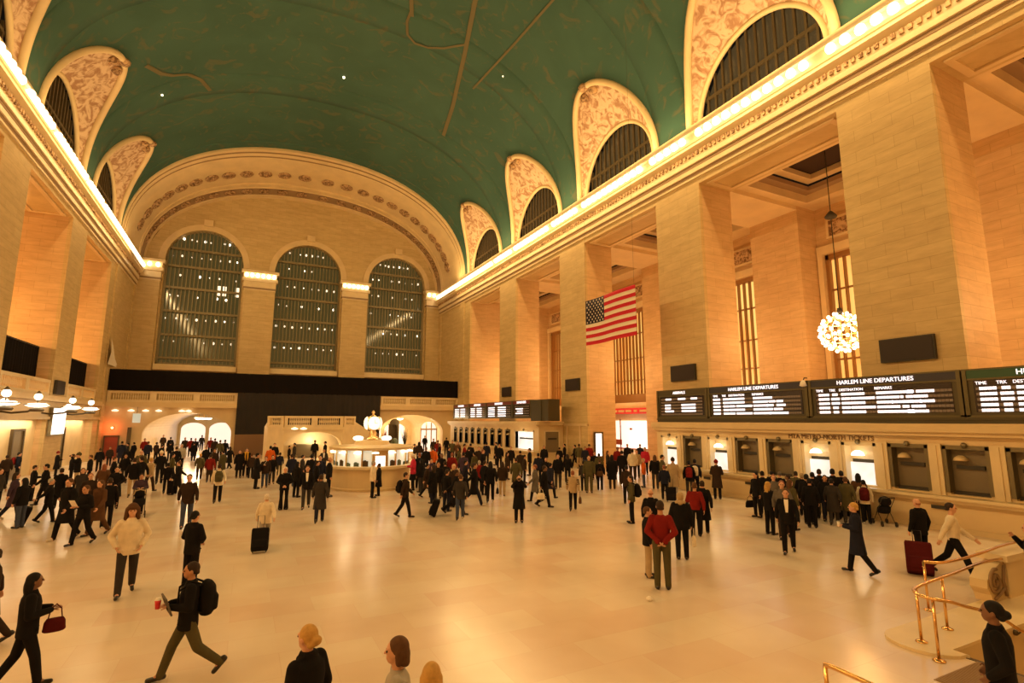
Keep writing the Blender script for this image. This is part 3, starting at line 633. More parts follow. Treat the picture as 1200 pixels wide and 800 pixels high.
m = MB(); m.smooth = True; m.lathe([(.16, 0), (.16, .06)], 10); m.xform(Matrix.Translation((.03, 0, 0)) @ Matrix.Rotation(PI / 2, 4, 'Y')); obj('base', m, M['iron'], t)
m = MB(); m.smooth = True; m.ball((.16, 0, 0), .12, 10, 7); obj('lens', m, M['redlamp'], t)
d = thing('door_4', 'red brown door in the corner under the end balcony', 'door'); d['kind'] = 'structure'
m = MB(); m.box(-12.1, -11.05, YB + .18, YB + .28, 0, 2.1); obj('leaf', m, M['red_paint'], d); m = MB(); m.box(-12.2, -12.1, YB + .12, YB + .3, 0, 2.2); m.box(-11.05, -10.95, YB + .12, YB + .3, 0, 2.2); m.box(-12.1, -11.05, YB + .12, YB + .3, 2.1, 2.2); obj('frame', m, M['bronze'], d)
m = MB(); m.box(-10.3, -10.05, YB - .2, YB + .28, 0, 3.0); struct('column_post', m, M['bronze'], 'slim dark post beside the cream arch of the lit passage', 'post')
for k, x in enumerate((-11.5, -10.2, -9.0, -7.9, -5.9, -5.3)):  # glowing bowls added for reflections of the bracket lamps in polished marble
    m = MB(); m.smooth = True; m.lathe([(.05, 0), (.26, .03), (.3, .1), (.05, .22)], 12, (x, YB - .02, 4.55)); tag(obj('wall_light_spot', m, M['opal']), 'small glowing bowl, lamp reflection under the balcony edge over the passage arch', 'lamp', 'lamp reflections under the end balcony')
t = thing('hanging_sign', 'small pale hanging sign beside the passage arch', 'sign', (-9.6, YB - .6, 0))
m = MB(); m.box(-.32, .32, -.05, .05, 3.45, 4.35); obj('panel', m, plain('pale_blue_panel', (.6, .75, .75), .4, emit=(.6, .75, .75), es=.35), t); m = MB(); m.tube([(0, 0, 4.35), (0, 0, 5.0)], .02, 6); obj('rod', m, M['iron'], t)
# loudspeaker-like dark panels, one to a pier
for c, lbx in ((PIERS[0], 'dark square panel on the pier at the far end of the boards wall'), (PIERS[1], 'dark square panel on the pier beside the flag'), (PIERS[2], 'dark panel on the pier above the small departure board'), (PIERS[3], 'largest dark panel on the pier next to the chandelier')):
    t = thing('loudspeaker_panel', lbx, 'loudspeaker', (XR - .02, c, 6.22))
    m = MB(); m.box(-.16, 0, -1.02, 1.02, 0, 1.0); obj('case', m, M['iron'], t); m = MB(); m.box(-.18, -.16, -.97, .97, .05, .95); obj('grille', m, M['grille'], t)
t = thing('loudspeaker_panel', 'upright dark panel on the pier over the white light box', 'loudspeaker', (XL + .02, 49.2, 5.55))
m = MB(); m.box(0, .16, -1.0, 1.0, 0, 1.0); obj('case', m, M['iron'], t); m = MB(); m.box(.16, .18, -.95, .95, .05, .95); obj('grille', m, M['grille'], t)

# ================================================================== stair landing in front of the tarpaulin
st = MB()
arch_wall(st, 3.4, 8.8, 0, 3.05, [(6.1, 2.6, 0, 1.3, 1.3)], 55.0, 1.6, ma, False)
for s in (-1, 1):
    f = lambda x: 6.1 + s * (x - 6.1)
    st.add([(f(8.8), 55, 0), (f(10.2), 56.4, 0), (f(10.2), 56.4, 3.05), (f(8.8), 55, 3.05)], [(0, 1, 2, 3)])
    st.add([(f(10.2), 56.4, 0), (f(10.2), 60.5, 0), (f(10.2), 60.5, 3.05), (f(10.2), 56.4, 3.05)], [(0, 1, 2, 3)])
    # flank wall that carries the side flight down
    st.hexa([(f(10.2), 56.4, 0), (f(15.2), 57.6, 0), (f(15.2), 57.95, 0), (f(10.2), 56.75, 0)] if s > 0 else [(f(10.2), 56.4, 0), (f(10.45), 57.4, 0), (f(10.45), 57.75, 0), (f(10.2), 56.75, 0)], [(f(10.2), 56.4, 3.6), (f(15.2), 57.6, .5), (f(15.2), 57.95, .5), (f(10.2), 56.75, 3.6)] if s > 0 else [(f(10.2), 56.4, 3.6), (f(10.45), 57.4, 3.1), (f(10.45), 57.75, 3.1), (f(10.2), 56.75, 3.6)])
st.add([(3.4, 55, 3.05), (8.8, 55, 3.05), (10.2, 56.4, 3.05), (10.2, 60.5, 3.05), (2.0, 60.5, 3.05), (2.0, 56.4, 3.05)], [(0, 1, 2, 3, 4, 5)])
st.box(3.2, 9.0, 54.85, 55.05, 2.8, 3.05)
st.quad((3.4, 57.5, 0), (8.8, 57.5, 0), (8.8, 57.5, 3), (3.4, 57.5, 3))
for k in range(10): st.box(10.3, 15.0 - .45 * k, 57.95, 60.5, .3 * k, .3 * (k + 1) * .999)
struct('stairs', st, M['bright'], 'pale stone stair landing with an arch standing before the dark tarpaulin', 'stairs')
balustrade((3.4, 55.15), (8.8, 55.15), 3.05, 'straight balustrade along the front of the stair landing', 2, 13)
balustrade((8.8, 55.15), (10.15, 56.5), 3.05, 'short angled balustrade of the stair landing on the clock side', 1, 6)
balustrade((2.05, 56.5), (3.4, 55.15), 3.05, 'short angled balustrade of the stair landing away from the clock', 1, 6)
for k, x in enumerate((4.3, 5.1)):
    m = MB(); m.smooth = True; m.lathe([(.05, 0), (.28, .04), (.3, .12), (.05, .24)], 12, (x, 54.75, 2.82)); tag(obj('wall_light_spot', m, M['opal']), 'small lit bowl lamp on the front of the stair landing', 'lamp', 'bowl lamps on the stair landing')
t = thing('bench_cabinet', 'low dark cabinet inside the arch of the stair landing', 'cabinet', (5.6, 56.6, 0))
m = MB(); m.box(-.9, .9, 0, .5, .12, 1.3); obj('body', m, M['bronze'], t); m = MB(); m.box(-.95, .95, -.05, .55, 1.3, 1.38); obj('top', m, M['bronze2'], t)

# ================================================================== ticket booths
def ticket_front(t, yc, w, lit, x=22.1):
    """one ticket window: framed opening, shutter or lit glass, lamp and sill tray"""
    wf = obj('ticket_window', MB().box(x - .04, x + .5, yc - w / 2 - .12, yc - w / 2, 1.3, 2.9).box(x - .04, x + .5, yc + w / 2, yc + w / 2 + .12, 1.3, 2.9).box(x - .04, x + .5, yc - w / 2 - .12, yc + w / 2 + .12, 2.78, 2.92), M['bright' if lit else 'bronze2'], t)
    obj('glass' if lit else 'shutter', MB().box(x + .3, x + .34, yc - w / 2, yc + w / 2, 1.25, 2.1 if lit and w < 2 else 2.8), M['booth_light' if lit else 'window_grey'], wf)
    if lit and w < 2: obj('back_panel', MB().box(x + .4, x + .45, yc - w / 2, yc + w / 2, 2.1, 2.8), M['bright'], wf)
    obj('rail', MB().box(x + .2, x + .3, yc - w * .36, yc + w * .36, 2.12, 2.24), M['iron'], wf)
    obj('crest', MB().ball((x - .06, yc, 2.93), .1, 8, 6), M['bronze2'], wf)
    if lit:
        m = MB(); m.smooth = True; m.lathe([(.24, 0), (.2, .12), (.08, .2)], 12, (x + .12, yc + w * .12, 2.38)); obj('lamp', m, M['lampglow'], wf)
        obj('side_post', MB().box(x + .22, x + .3, yc - w / 2, yc - w / 2 + .1, 1.3, 2.8), M['gold_metal'], wf)
    else:
        m = MB(); m.smooth = True; m.lathe([(.22, 0), (.18, .1), (.06, .18)], 12, (x + .14, yc + w * .2, 2.4)); obj('lamp', m, M['smooth'], wf)
        obj('hatch', MB().box(x + .18, x + .29, yc - w / 2, yc + w / 2, 1.25, 1.36), M['iron'], wf)
def booth_body(mb, y0, y1, wins, x=22.1, back=None):
    arch_wall(mb, y0, y1, 0, 3.66, [(c, w / 2, 1.25, 2.8, 0.0) for c, w in wins], x, .5, lambda u, ww, z: (ww, u, z))
    mb.box(x + .55, XR + .2, y0, y1, 0, 3.5); mb.box(x, x + .55, y0, y0 + .01, 0, 3.6); mb.box(x, x + .55, y1 - .01, y1, 0, 3.6)
    mb.box(x, XR + .2, y0, y1, 3.5, 3.66)
tk = thing('ticket_booth', 'long row of ticket windows under the large departure boards', 'ticket booth')
wl = [(23.43 - 1.765 * k, k in (0, 2, 5, 6)) for k in range(0, 13)]
m = MB(); booth_body(m, 0.0, 24.5, [(c, 1.12) for c, l in wl]); obj('body', m, M['smooth'], tk)
m = MB(); m.box(21.72, 22.15, 0, 24.55, 3.36, 3.66); m.box(21.85, 22.12, 0, 24.55, 3.22, 3.36); obj('cornice', m, M['smooth'], tk)
m = MB(); m.box(21.55, 22.12, 0, 24.5, 1.1, 1.2); m.box(21.72, 22.1, 0, 24.5, .98, 1.1); obj('counter', m, M['bright'], tk)
m = MB(); m.box(21.9, 22.12, 0, 24.5, 0, .16); m.box(21.98, 22.12, 0, 24.5, .16, .98); obj('plinth', m, M['smooth'], tk)
for k in range(13):
    yc = 23.43 - 1.765 * (k + .5); m = MB()
    m.box(22.02, 22.12, yc - .2, yc + .2, 1.2, 2.96); m.box(21.98, 22.02, yc - .07, yc + .07, 1.2, 2.9); obj('pilaster_trim', m, M['bright'], tk)
for k in range(8): obj('foot_vent', MB().box(21.88, 21.9, 20.6 - 2.6 * k - .22, 20.6 - 2.6 * k + .22, .72, .84), M['iron'], tk)
for c, l in wl: ticket_front(tk, c, 1.1, l)
def text(body, size, loc, rot, mat, parent, name, ext=.012, align='CENTER', xs=1.0):
    cu = bpy.data.curves.new(name, 'FONT'); cu.body = body; cu.size = size; cu.extrude = ext; cu.align_x = align; cu.align_y = 'CENTER'; cu.resolution_u = 3
    o = bpy.data.objects.new(name, cu); C.objects.link(o); dg = bpy.context.evaluated_depsgraph_get(); me = bpy.data.meshes.new_from_object(o.evaluated_get(dg)); bpy.data.objects.remove(o)
    me.materials.clear(); me.materials.append(mat); q = bpy.data.objects.new(name, me); C.objects.link(q); q.parent = parent; q.location = loc; q.rotation_euler = rot; q.scale = (xs, 1, 1); return q
RW = (PI / 2, 0, -PI / 2)                                   # text on the boards wall, read from the hall
text('MTA METRO-NORTH TICKETS', .27, (22.08, 14.05, 3.07), RW, M['inscription'], tk, 'inscription', .02)
tk2 = thing('ticket_booth', 'farther row of narrow dark ticket windows under the four small boards', 'ticket booth')
wl2 = [(58.4 - 1.72 * k, .8, False) for k in range(9)] + [(41.4, 3.4, True)]
m = MB(); booth_body(m, 38.75, 60.2, [(c, w) for c, w, l in wl2]); obj('body', m, M['smooth'], tk2)
m = MB(); m.box(21.72, 22.15, 38.7, 60.2, 3.36, 3.66); m.box(21.9, 22.12, 38.75, 60.2, 3.2, 3.36); m.box(21.72, XR, 38.55, 38.8, 3.36, 3.66); obj('cornice', m, M['smooth'], tk2)
m = MB(); m.box(21.6, 22.12, 38.75, 60.2, 1.1, 1.2); m.box(21.9, 22.1, 38.75, 60.2, 0, .2); obj('counter', m, M['bright'], tk2)
for c, w, l in wl2: ticket_front(tk2, c, w, l)
ew_ = obj('end_window', MB().box(22.55, 24.1, 38.68, 38.74, 1.0, 2.9), M['bright'], tk2)
obj('shutter', MB().box(22.7, 23.95, 38.64, 38.68, 1.1, 2.8), M['window_grey'], ew_); obj('rail', MB().box(22.9, 23.75, 38.6, 38.64, 2.15, 2.28), M['iron'], ew_)
m = MB(); m.box(XR - .12, XR + .1, 35.1, 39.1, 3.3, 3.5); m.box(XR - .08, XR, 36.0, 36.2, 0, 3.3); m.box(XR - .08, XR, 38.0, 38.2, 0, 3.3); struct('trim_wainscot', m, M['smooth'], 'stone wainscot ledge at the foot of the flag pier', 'trim')
# ---- departure boards
def cells(t, x, y, z, n, mat, cw=.118, h=.10):
    """a lit word: n character cells running to the viewer's right, which is down the hall"""
    m = MB()
    for k in range(n): m.box(x - .012, x, y - (k + 1) * cw + .012, y - k * cw, z - h / 2, z + h / 2)
    return obj('lit_word', m, mat, t)
def board(y0, y1, label, title, hdr, rows, cols_, x=22.2, z0=3.9, z1=5.48, big=True, titles=None, hk='board_blue', tsz=.27, tpos=.5):
    t = thing('departure_board', label, 'departure board')
    m = MB(); m.box(x, x + .7, y0, y1, z0 + .02, z1); obj('cabinet', m, M['board_olive'], t)
    f = MB(); f.box(x - .06, x + .05, y0, y0 + .12, z0, z1); f.box(x - .06, x + .05, y1 - .12, y1, z0, z1); f.box(x - .06, x + .05, y0, y1, z0 - .02, z0 + .06); f.box(x - .05, x + .05, y0, y1, z1 - .34, z1 - .28); f.box(x - .05, x + .7, y0, y1, z1, z1 + .05)
    obj('frame', f, M['board_frame'], t)
    obj('header', MB().box(x - .03, x, y0 + .12, y1 - .12, z1 - .28, z1), M[hk], t)
    obj('face', MB().box(x - .02, x, y0 + .28, y1 - .28, z0 + .16, z1 - .36), M['board_black'], t)
    text(title, tsz, (x - .045, y1 - (y1 - y0) * tpos, z1 - .145), RW, M['screen_emit'], t, 'title_lettering', .01)
    W = y1 - y0 - .6; ytop = y1 - .34
    nr = len(rows); zt = z1 - .50
    if titles: zt = z1 - .45
    if titles:
        for u, s in titles: text(s, .15, (x - .035, ytop - u * W, zt + .0), RW, M['screen_emit'], t, 'column_heading', .008, 'LEFT')
        zt -= .18
    dz = (zt - (z0 + .22)) / max(1, nr - 1)
    for i, r in enumerate(rows):
        z = zt - dz * i
        m = MB()
        n = int(W / .118)
        for k in range(n): m.box(x - .024, x - .02, ytop - (k + 1) * .118 + .012, ytop - k * .118, z - .045, z + .045)
        obj('row_cells', m, M['screen_dim'], t)
        for u, n in r: cells(t, x - .026, ytop - u * W, z, n, M['screen_emit'])
    return t
c_r = lambda a, b, e: [(.02, 4), (.145, 3), (.205, a)] + b
board(20.55, 24.45, 'small departure board at the far end of the main row', 'ARRIVALS', None, [[(.12, 4), (.42, 5), (.72, 4)], [], [(.10, 4), (.50, 9)], [(.10, 4), (.50, 9)], [(.10, 6), (.50, 9)], []], None, hk='board_olive', tsz=.22, tpos=.47)
HD = [(.0, 'TIME'), (.115, 'TRK'), (.2, 'DESTINATION'), (.48, 'REMARKS')]
rws = [[(.0, 4), (.13, 3), (.205, 8), (.49, 9)], [(.0, 4), (.13, 3), (.205, 8), (.49, 7), (.66, 3), (.74, 3)], [(.0, 4), (.13, 3), (.205, 3), (.29, 8), (.49, 7), (.64, 3), (.74, 4)], [(.0, 4), (.13, 3), (.205, 8), (.49, 9), (.71, 4)], [(.0, 4), (.13, 3), (.205, 3), (.29, 8), (.49, 8), (.67, 3), (.74, 5)]]
board(14.85, 20.5, 'middle departure board above the two dark ticket windows', 'HARLEM LINE DEPARTURES', None, rws, None, titles=HD, hk='board_blue', tpos=.495, tsz=.235)
rw2 = [[(.02, 4), (.14, 2), (.215, 8), (.49, 11), (.71, 2), (.77, 5)], [(.02, 4), (.13, 3), (.215, 3), (.29, 8), (.49, 7), (.66, 1), (.70, 2), (.75, 4)], [(.02, 4), (.13, 3), (.215, 8), (.49, 5), (.6, 6), (.73, 3), (.79, 4)], [(.02, 4), (.14, 2), (.215, 3), (.29, 8), (.49, 7), (.67, 2), (.73, 4)], [(.02, 4), (.14, 2), (.215, 8), (.49, 11), (.70, 6)]]
board(9.22, 14.8, 'departure board headed for the Harlem line, below the largest dark panel', 'HARLEM LINE DEPARTURES', None, rw2, None, titles=HD, hk='board_blue', tpos=.485, tsz=.235)
board(3.6, 9.17, 'departure board with a green heading strip, nearest the viewer', 'HUDSON LINE DEPARTURES', None, rw2, None, titles=HD, hk='board_green', tpos=.545, tsz=.25)
m = MB(); m.box(22.2, 22.9, 3.6, 24.5, 3.67, 3.88); m.box(22.14, 22.2, 3.6, 24.5, 3.8, 3.87); obj('board_rail', m, M['board_olive'], tk)
fb = [(54.6, 59.4, [5.2]), (49.9, 54.5, [5]), (43.9, 49.8, [5]), (40.3, 43.8, [5])]
nmz = ['farthest of the four small boards beside the end wall', 'second small board counted from the end wall', 'widest of the four small boards over the dark ticket windows', 'small board nearest the flag over the bright ticket window']
for (a, b, _), lb_, n1 in zip(fb, nmz, (7, 7, 9, 5)):
    W = b - a
    rr = [[(.03, int(W * 2.3)), (.46, int(W * 2.6))] for _k in range(5)] if n1 != 5 else [[], [(.1, 12)], [(.2, 9)], [(.1, 12)], []]
    board(a, b, lb_, 'DEPARTURES', None, rr, None, z0=3.95, z1=5.5, hk='board_red', tsz=.30, tpos=.5)
m = MB(); m.box(22.15, 23.2, 37.2, 40.25, 3.7, 5.5); m.box(22.1, 22.15, 37.2, 37.3, 3.7, 5.5); m.box(22.1, 22.15, 38.4, 38.5, 3.7, 5.5); tag(obj('board_end_cabinet', m, M['board_olive']), 'olive metal cabinet closing the row of small boards beside the flag pier', 'cabinet')
t = thing('security_camera', 'small white camera on the joint between two main boards', 'camera', (22.05, 14.95, 5.3))
m = MB(); m.smooth = True; m.lathe([(.06, -.05), (.16, 0), (.10, .18), (.03, .25)], 10); obj('housing', m, M['white'], t); m = MB(); m.tube([(0, 0, .2), (.1, 0, .35), (.3, 0, .35)], .025, 6); obj('bracket', m, M['iron'], t)

# ================================================================== shop and posters in the opening beside the flag
t = thing('red_shop_sign', 'long red shop sign under the amber window beside the flag', 'sign', (35.6, 43.1, 0))
obj('board', MB().box(-.2, .1, -3.7, 3.9, 4.45, 5.02), M['red_sign'], t)
m = MB()
for k, (y, n) in enumerate(((3.5, .7), (2.6, .5), (1.9, 1.0), (.7, .9), (-.6, .5), (-1.5, 1.2), (-2.9, .5))): m.box(-.23, -.2, y - n, y, 4.62, 4.84)
tag(obj('lettering', m, M['flag_red' if False else 'gold_metal'], t), 'pale unreadable lettering')
m = MB(); m.quad((35.9, 39.6, 0), (35.9, 39.6, 3.75), (35.9, 46.4, 3.75), (35.9, 46.4, 0)); struct('wall_shop_back', m, M['shop_wall'], 'white brightly lit shop interior under the red sign', 'wall')
t = thing('shop_counter', 'white shop counter in front of the lit interior', 'counter', (34.6, 42.6, 0)); obj('body', MB().box(-.3, .3, -2.6, 2.6, 0, .95), M['white'], t); obj('top', MB().box(-.36, .36, -2.7, 2.7, .95, 1.02), M['red_paint'], t)
for k, (y, z, w_, lb_) in enumerate(((45.6, 1.5, .45, 'dark red box on the shop wall behind the counter'), (43.6, 2.9, .16, 'small red mark on the white shop wall'))):
    m = MB(); m.box(35.8, 35.9, y - w_, y + w_, z - w_ * .6, z + w_ * .6); m.box(35.76, 35.8, y - w_ * .8, y + w_ * .8, z - w_ * .3, z + w_ * .3); tag(obj('shop_notice', m, M['red_paint']), lb_, 'notice')
t = thing('poster_case', 'narrow white lit poster case on the orange pier side', 'poster', (25.45, 35.04, 0))
obj('frame', MB().box(-.42, .42, -.14, 0, .55, 2.85), M['bronze'], t); obj('poster', MB().box(-.32, .24, -.16, -.14, .95, 2.72), M['white_emit'], t)
t = thing('belt_post', 'tall thin red and black banner stand by the shop', 'stand', (29.2, 36.9, 0)); obj('pole', MB().tube([(0, 0, 0.02), (0, 0, 3.9)], .05, 8), M['red_paint'], t); obj('base', MB().lathe([(.3, 0), (.3, .05), (.06, .1)], 14), M['iron'], t)

# ================================================================== flag
t = thing('hanging_flag', 'large American flag hanging before the far pier of the boards wall', 'flag', (21.5, 0, 0))
fy0, fy1, fz0, fz1 = 25.36, 30.78, 9.07, 12.32
def flagp(u, v, o=0): return (.10 * math.sin(u * 7) * (1 - .3 * v) + o, fy1 - (fy1 - fy0) * u, fz0 + (fz1 - fz0) * v - .12 * u * (1 - u))
for col, nm in ((0, 'red_stripe'), (1, 'white_stripe')):
    for k in range(13):
        if k % 2 != col: continue
        v0, v1 = k / 13, (k + 1) / 13; u0 = .4 if k >= 6 else 0
        m = MB(); m.smooth = True; m.grid([[flagp(u0 + (1 - u0) * j / 20, v, o) for j in range(21)] for v, o in ((v0, 0), (v1, 0), (v1, .02), (v0, .02), (v0, 0))]); obj(nm, m, M['flag_red' if col == 0 else 'flag_white'], t)
m = MB(); m.smooth = True; m.grid([[flagp(.4 * j / 10, v, o) for j in range(11)] for v, o in ((6 / 13, 0), (1, 0), (1, .02), (6 / 13, .02), (6 / 13, 0))]); cn = obj('canton', m, M['flag_blue'], t)
for r_ in range(9):
    for k in range(6 if r_ % 2 == 0 else 5):
        u = .4 * (k + (.5 if r_ % 2 == 0 else 1.0)) / 6; v = 6 / 13 + 7 / 13 * (r_ + .7) / 9.4; c = Vector(flagp(u, v, -.012)); pts = []
        for q in range(10):
            a = PI / 2 + q * PI / 5; rr = .085 if q % 2 == 0 else .035; pts.append((c.x, c.y - rr * math.cos(a), c.z + rr * math.sin(a)))
        m = MB(); m.hexa(pts, [(p[0] + .008, p[1], p[2]) for p in pts]); obj('star', m, M['flag_white'], cn)
m = MB()
for y in (fy0 + .05, fy1 - .05): m.tube([(0, y, fz1 - .02), (0, y, vz(21.5))], .006, 5)
obj('hanging_wire', m, M['iron'], t)

# ================================================================== chandeliers
def chandelier(c, label, rad=1.12, zc=8.8):
    t = thing('chandelier', label, 'chandelier', c, 0, 'globe chandeliers of the galleries')
    m = MB(); m.smooth = True
    for lat in (-60, -30, 0, 30, 60):
        a = math.radians(lat); rr = rad * .92 * math.cos(a); z = zc + rad * .92 * math.sin(a)
        m.tube([(rr * math.cos(2 * PI * k / 20), rr * math.sin(2 * PI * k / 20), z) for k in range(21)], .03, 5)
    for k in range(6):
        a = PI * k / 6; m.tube([(rad * .9 * math.sin(q) * math.cos(a), rad * .9 * math.sin(q) * math.sin(a), zc + rad * .9 * math.cos(q)) for q in [2 * PI * j / 24 for j in range(25)]], .025, 5)
    obj('cage', m, M['gold_metal'], t)
    n = 84
    for k in range(n):
        z = 1 - 2 * (k + .5) / n; rr = math.sqrt(1 - z * z); a = k * 2.39996
        o = bpy.data.objects.new('chandelier_bulb', cb_me); C.objects.link(o); o.parent = t; o.location = (rad * rr * math.cos(a), rad * rr * math.sin(a), zc + rad * z)
    m = MB(); m.tube([(0, 0, zc + rad), (0, 0, zc + 6.8)], .03, 6); m.lathe([(.05, 0), (.3, .1), (.34, .2), (.1, .5)], 12, (0, 0, zc + 6.8)); m.tube([(0, 0, zc + 7.2), (0, 0, 20.3)], .03, 6); m.lathe([(.1, -.25), (.16, 0), (.12, .2)], 10, (0, 0, zc + rad + .1)); obj('chain', m, M['iron'], t)
    return t
_m = MB(); _m.smooth = True; _m.ball((0, 0, 0), .10, 8, 6); cb_me = _m.mesh('chandelier_bulb', M['bulb'])
ch0 = chandelier((30.3, 17.95, 0), 'glowing globe chandelier hanging in the gallery above the boards')
for c, lb_ in ((BAYS[0], 'globe chandelier in the gallery bay nearest the end wall'), (BAYS[1], 'globe chandelier in the gallery bay behind the flag'), (BAYS[2], 'globe chandelier in the gallery bay over the shop'), (BAYS[4], 'globe chandelier in the nearest gallery bay')):
    o = copy_tree(ch0); o.location = (30.3, c, 0); o['label'] = lb_

# ================================================================== round information booth and clock
CX, CY = 6.62, 30.95
t = thing('information_booth', 'round marble information booth with lit glass and a clock on top', 'information booth', (CX, CY, 0))
m = MB(); m.smooth = False; m.lathe([(2.18, 0), (2.22, .12), (2.16, .16), (2.16, 1.08), (2.2, 1.12)], 48); obj('base', m, M['smooth'], t)
m = MB(); m.lathe([(2.2, 1.12), (2.4, 1.16), (2.4, 1.28), (2.15, 1.3)], 48); obj('counter', m, M['bright'], t)
m = MB(); m.lathe([(2.03, 1.3), (2.03, 2.12)], 48, cap=False); g_ = obj('glass', m, plain('lit_booth_glass_band', (.9, .95, .9), .1, emit=(.8, .9, .75), es=.38), t)
for k in range(14):
    a = 2 * PI * (k + .5) / 14; big = k in (3, 6)
    m = MB(); m.box(2.0, 2.1, -.04 - .05 * big, .04 + .05 * big, 1.28, 2.14); m.xform(Matrix.Rotation(a, 4, 'Z')); obj('mullion', m, M['gold_metal'], t)
for k in range(14):
    a = 2 * PI * k / 14 + .1
    m = MB(); m.smooth = True; m.lathe([(.2, 0), (.18, .06), (.05, .09)], 10); m.xform(Matrix.Translation((2.12 * math.cos(a), 2.16 * math.sin(a), 1.98))); obj('strip_lamp', m, M['lampglow'], t)
for k in range(26):
    a = 2 * PI * k / 26
    m = MB(); h = R.uniform(.12, .3); m.box(1.99, 2.06, -.14, .14, 1.3, 1.3 + h); m.box(2.0, 2.07, -.1, .04, 1.3 + h * .5, 1.34 + h); m.xform(Matrix.Rotation(a, 4, 'Z')); obj('leaflet_rack', m, M['goods' if k % 3 else 'bronze'], t)
m = MB(); m.lathe([(1.9, 2.12), (2.3, 2.14), (2.34, 2.26), (2.1, 2.32), (1.7, 2.36), (.4, 2.4)], 48); obj('roof', m, M['smooth'], t)
m = MB(); m.box(-.42, .42, -2.17, -1.98, 1.3, 2.14); d_ = obj('doorway', m, M['gold_metal'], t); m = MB(); m.box(-.26, .26, -2.2, -2.17, 1.32, 1.85); obj('notice', m, M['white_emit'], d_)
m = MB(); m.lathe([(1.0, 2.38), (.9, 2.6), (.5, 2.62)], 24); obj('lamp_plinth', m, M['smooth'], t)
for k in range(2):
    a = PI * k - .21; m = MB(); m.smooth = True; m.lathe([(.05, 0), (.24, .08), (.3, .17), (.24, .26), (.05, .3)], 14); m.xform(Matrix.Translation((.78 * math.cos(a), .92 * math.sin(a), 2.56))); obj('bowl_lamp', m, M['lampglow'], t)
ck = thing('four_faced_clock', 'glowing opal four-faced ball clock on the information booth', 'clock', (CX, CY, 2.4))
m = MB(); m.smooth = True; m.lathe([(.34, .225), (.3, .35), (.2, .45), (.24, .62), (.16, .75), (.3, .9)], 16); obj('stand', m, M['gold_metal'], ck)
m = MB(); m.smooth = True; m.ball((0, 0, 1.18), .34, 16, 10); obj('body', m, M['gold_metal'], ck)
for k in range(4):
    a = PI / 2 * k + PI / 4 * 0 - PI / 2; m = MB(); m.smooth = True
    prof_ = [(.37, 0), (.37, .05), (.3, .14), (.16, .2), (.02, .22)]; m.lathe(prof_, 20); mt = Matrix.Translation((.3 * math.cos(a), .3 * math.sin(a), 1.18)) @ Vector((0, 0, 1)).rotation_difference(Vector((math.cos(a), math.sin(a), 0))).to_matrix().to_4x4(); m.xform(mt); f_ = obj('dial', m, M['opal'], ck)
    m = MB(); m.box(-.012, .012, 0, .22, .225, .235); m.box(0, .15, -.012, .012, .225, .235); m.xform(mt); obj('hands', m, M['iron'], f_)
    m = MB(); m.smooth = True; m.tube([(.37 * math.cos(2 * PI * q / 24), .37 * math.sin(2 * PI * q / 24), .02) for q in range(25)], .03, 6); m.xform(mt); obj('dial_rim', m, M['gold_metal'], f_)
m = MB(); m.smooth = True; m.lathe([(.3, 1.42), (.2, 1.56), (.06, 1.66), (.05, 1.7), (.11, 1.78), (.06, 1.86), (.02, 1.92)], 14); obj('finial', m, M['gold_metal'], ck)

# ================================================================== stair well, rails and parapet by the viewer
s_ = MB()
s_.box(WX0, WX1, WY1, WY1 + .02, -4, 0)                                             # far wall of the well
s_.box(WX1, WX1 + .02, WY0, WY1, -4, 0); s_.box(WX0, WX1, WY0 - .02, WY0, -4, 0)
for k in range(16): s_.box(WX0 + .42 * k, WX0 + .42 * (k + 1), WY0, WY1, -4, -.165 * (k + 1) + .165 * 0)
struct('stairs_well', s_, M['smooth'], 'marble steps going down beside the curved brass rail', 'stairs')
m = MB()
for k in range(1, 4): m.box(WX0 + .42 * k - .03, WX0 + .42 * k + .02, WY0, WY1, -.165 * k - .03, -.165 * k + .012)
m.box(WX0 - .06, WX0 + .02, WY0, WY1, -.05, .008)
struct('trim_nosing', m, M['bronze'], 'dark bronze nosings of the descending steps', 'trim')
m = MB()
for k in range(26): m.box(9.3 + .048 * k, 9.3 + .048 * k + .03, 3.2, 4.62, 0, .018)
m.box(9.28, 10.56, 3.18, 4.64, 0, .008); struct('trim_tread_mat', m, M['ribbed'], 'ribbed metal tread mat at the head of the descending steps', 'mat')
cb = []
for k in range(13): a = PI / 2 + PI * k / 12; cb.append((10.78 + .5 * math.cos(a) - .2, 5.36 + .58 * math.sin(a)))
poly = [(17.4, 5.98), *cb, (10.6, 4.74), (10.62, 4.98), (17.4, 4.98)]
m = MB(); m.prism(poly, 0, .05); struct('trim_curb', m, M['bright'], 'pale marble curb with a rounded end round the descending steps', 'curb')
pp = MB(); pp.box(14.7, 19.5, 5.72, 6.1, .05, .8); pp.box(14.56, 19.5, 5.64, 6.18, .8, .93)
struct('wall_parapet', pp, M['bright'], 'pale marble parapet beside the descending steps', 'wall')
sc = MB(); sc.smooth = True
def spiral(cx, cz, r0, r1, a0, a1, y, n=40): return [(cx + (r0 + (r1 - r0) * k / n) * math.cos(a0 + (a1 - a0) * k / n), y, cz + (r0 + (r1 - r0) * k / n) * math.sin(a0 + (a1 - a0) * k / n)) for k in range(n + 1)]
body = [(14.7, .8), (14.5, .76), (14.15, .66), (13.9, .5), (13.88, .34), (14.0, .2), (14.05, .05), (14.7, .05)]
sc.smooth = False; sc.hexa([(x, 5.76, z) for x, z in body], [(x, 6.06, z) for x, z in body])
so = struct('trim_scroll', sc, M['smooth'], 'carved stone scroll ending the marble parapet', 'scroll')
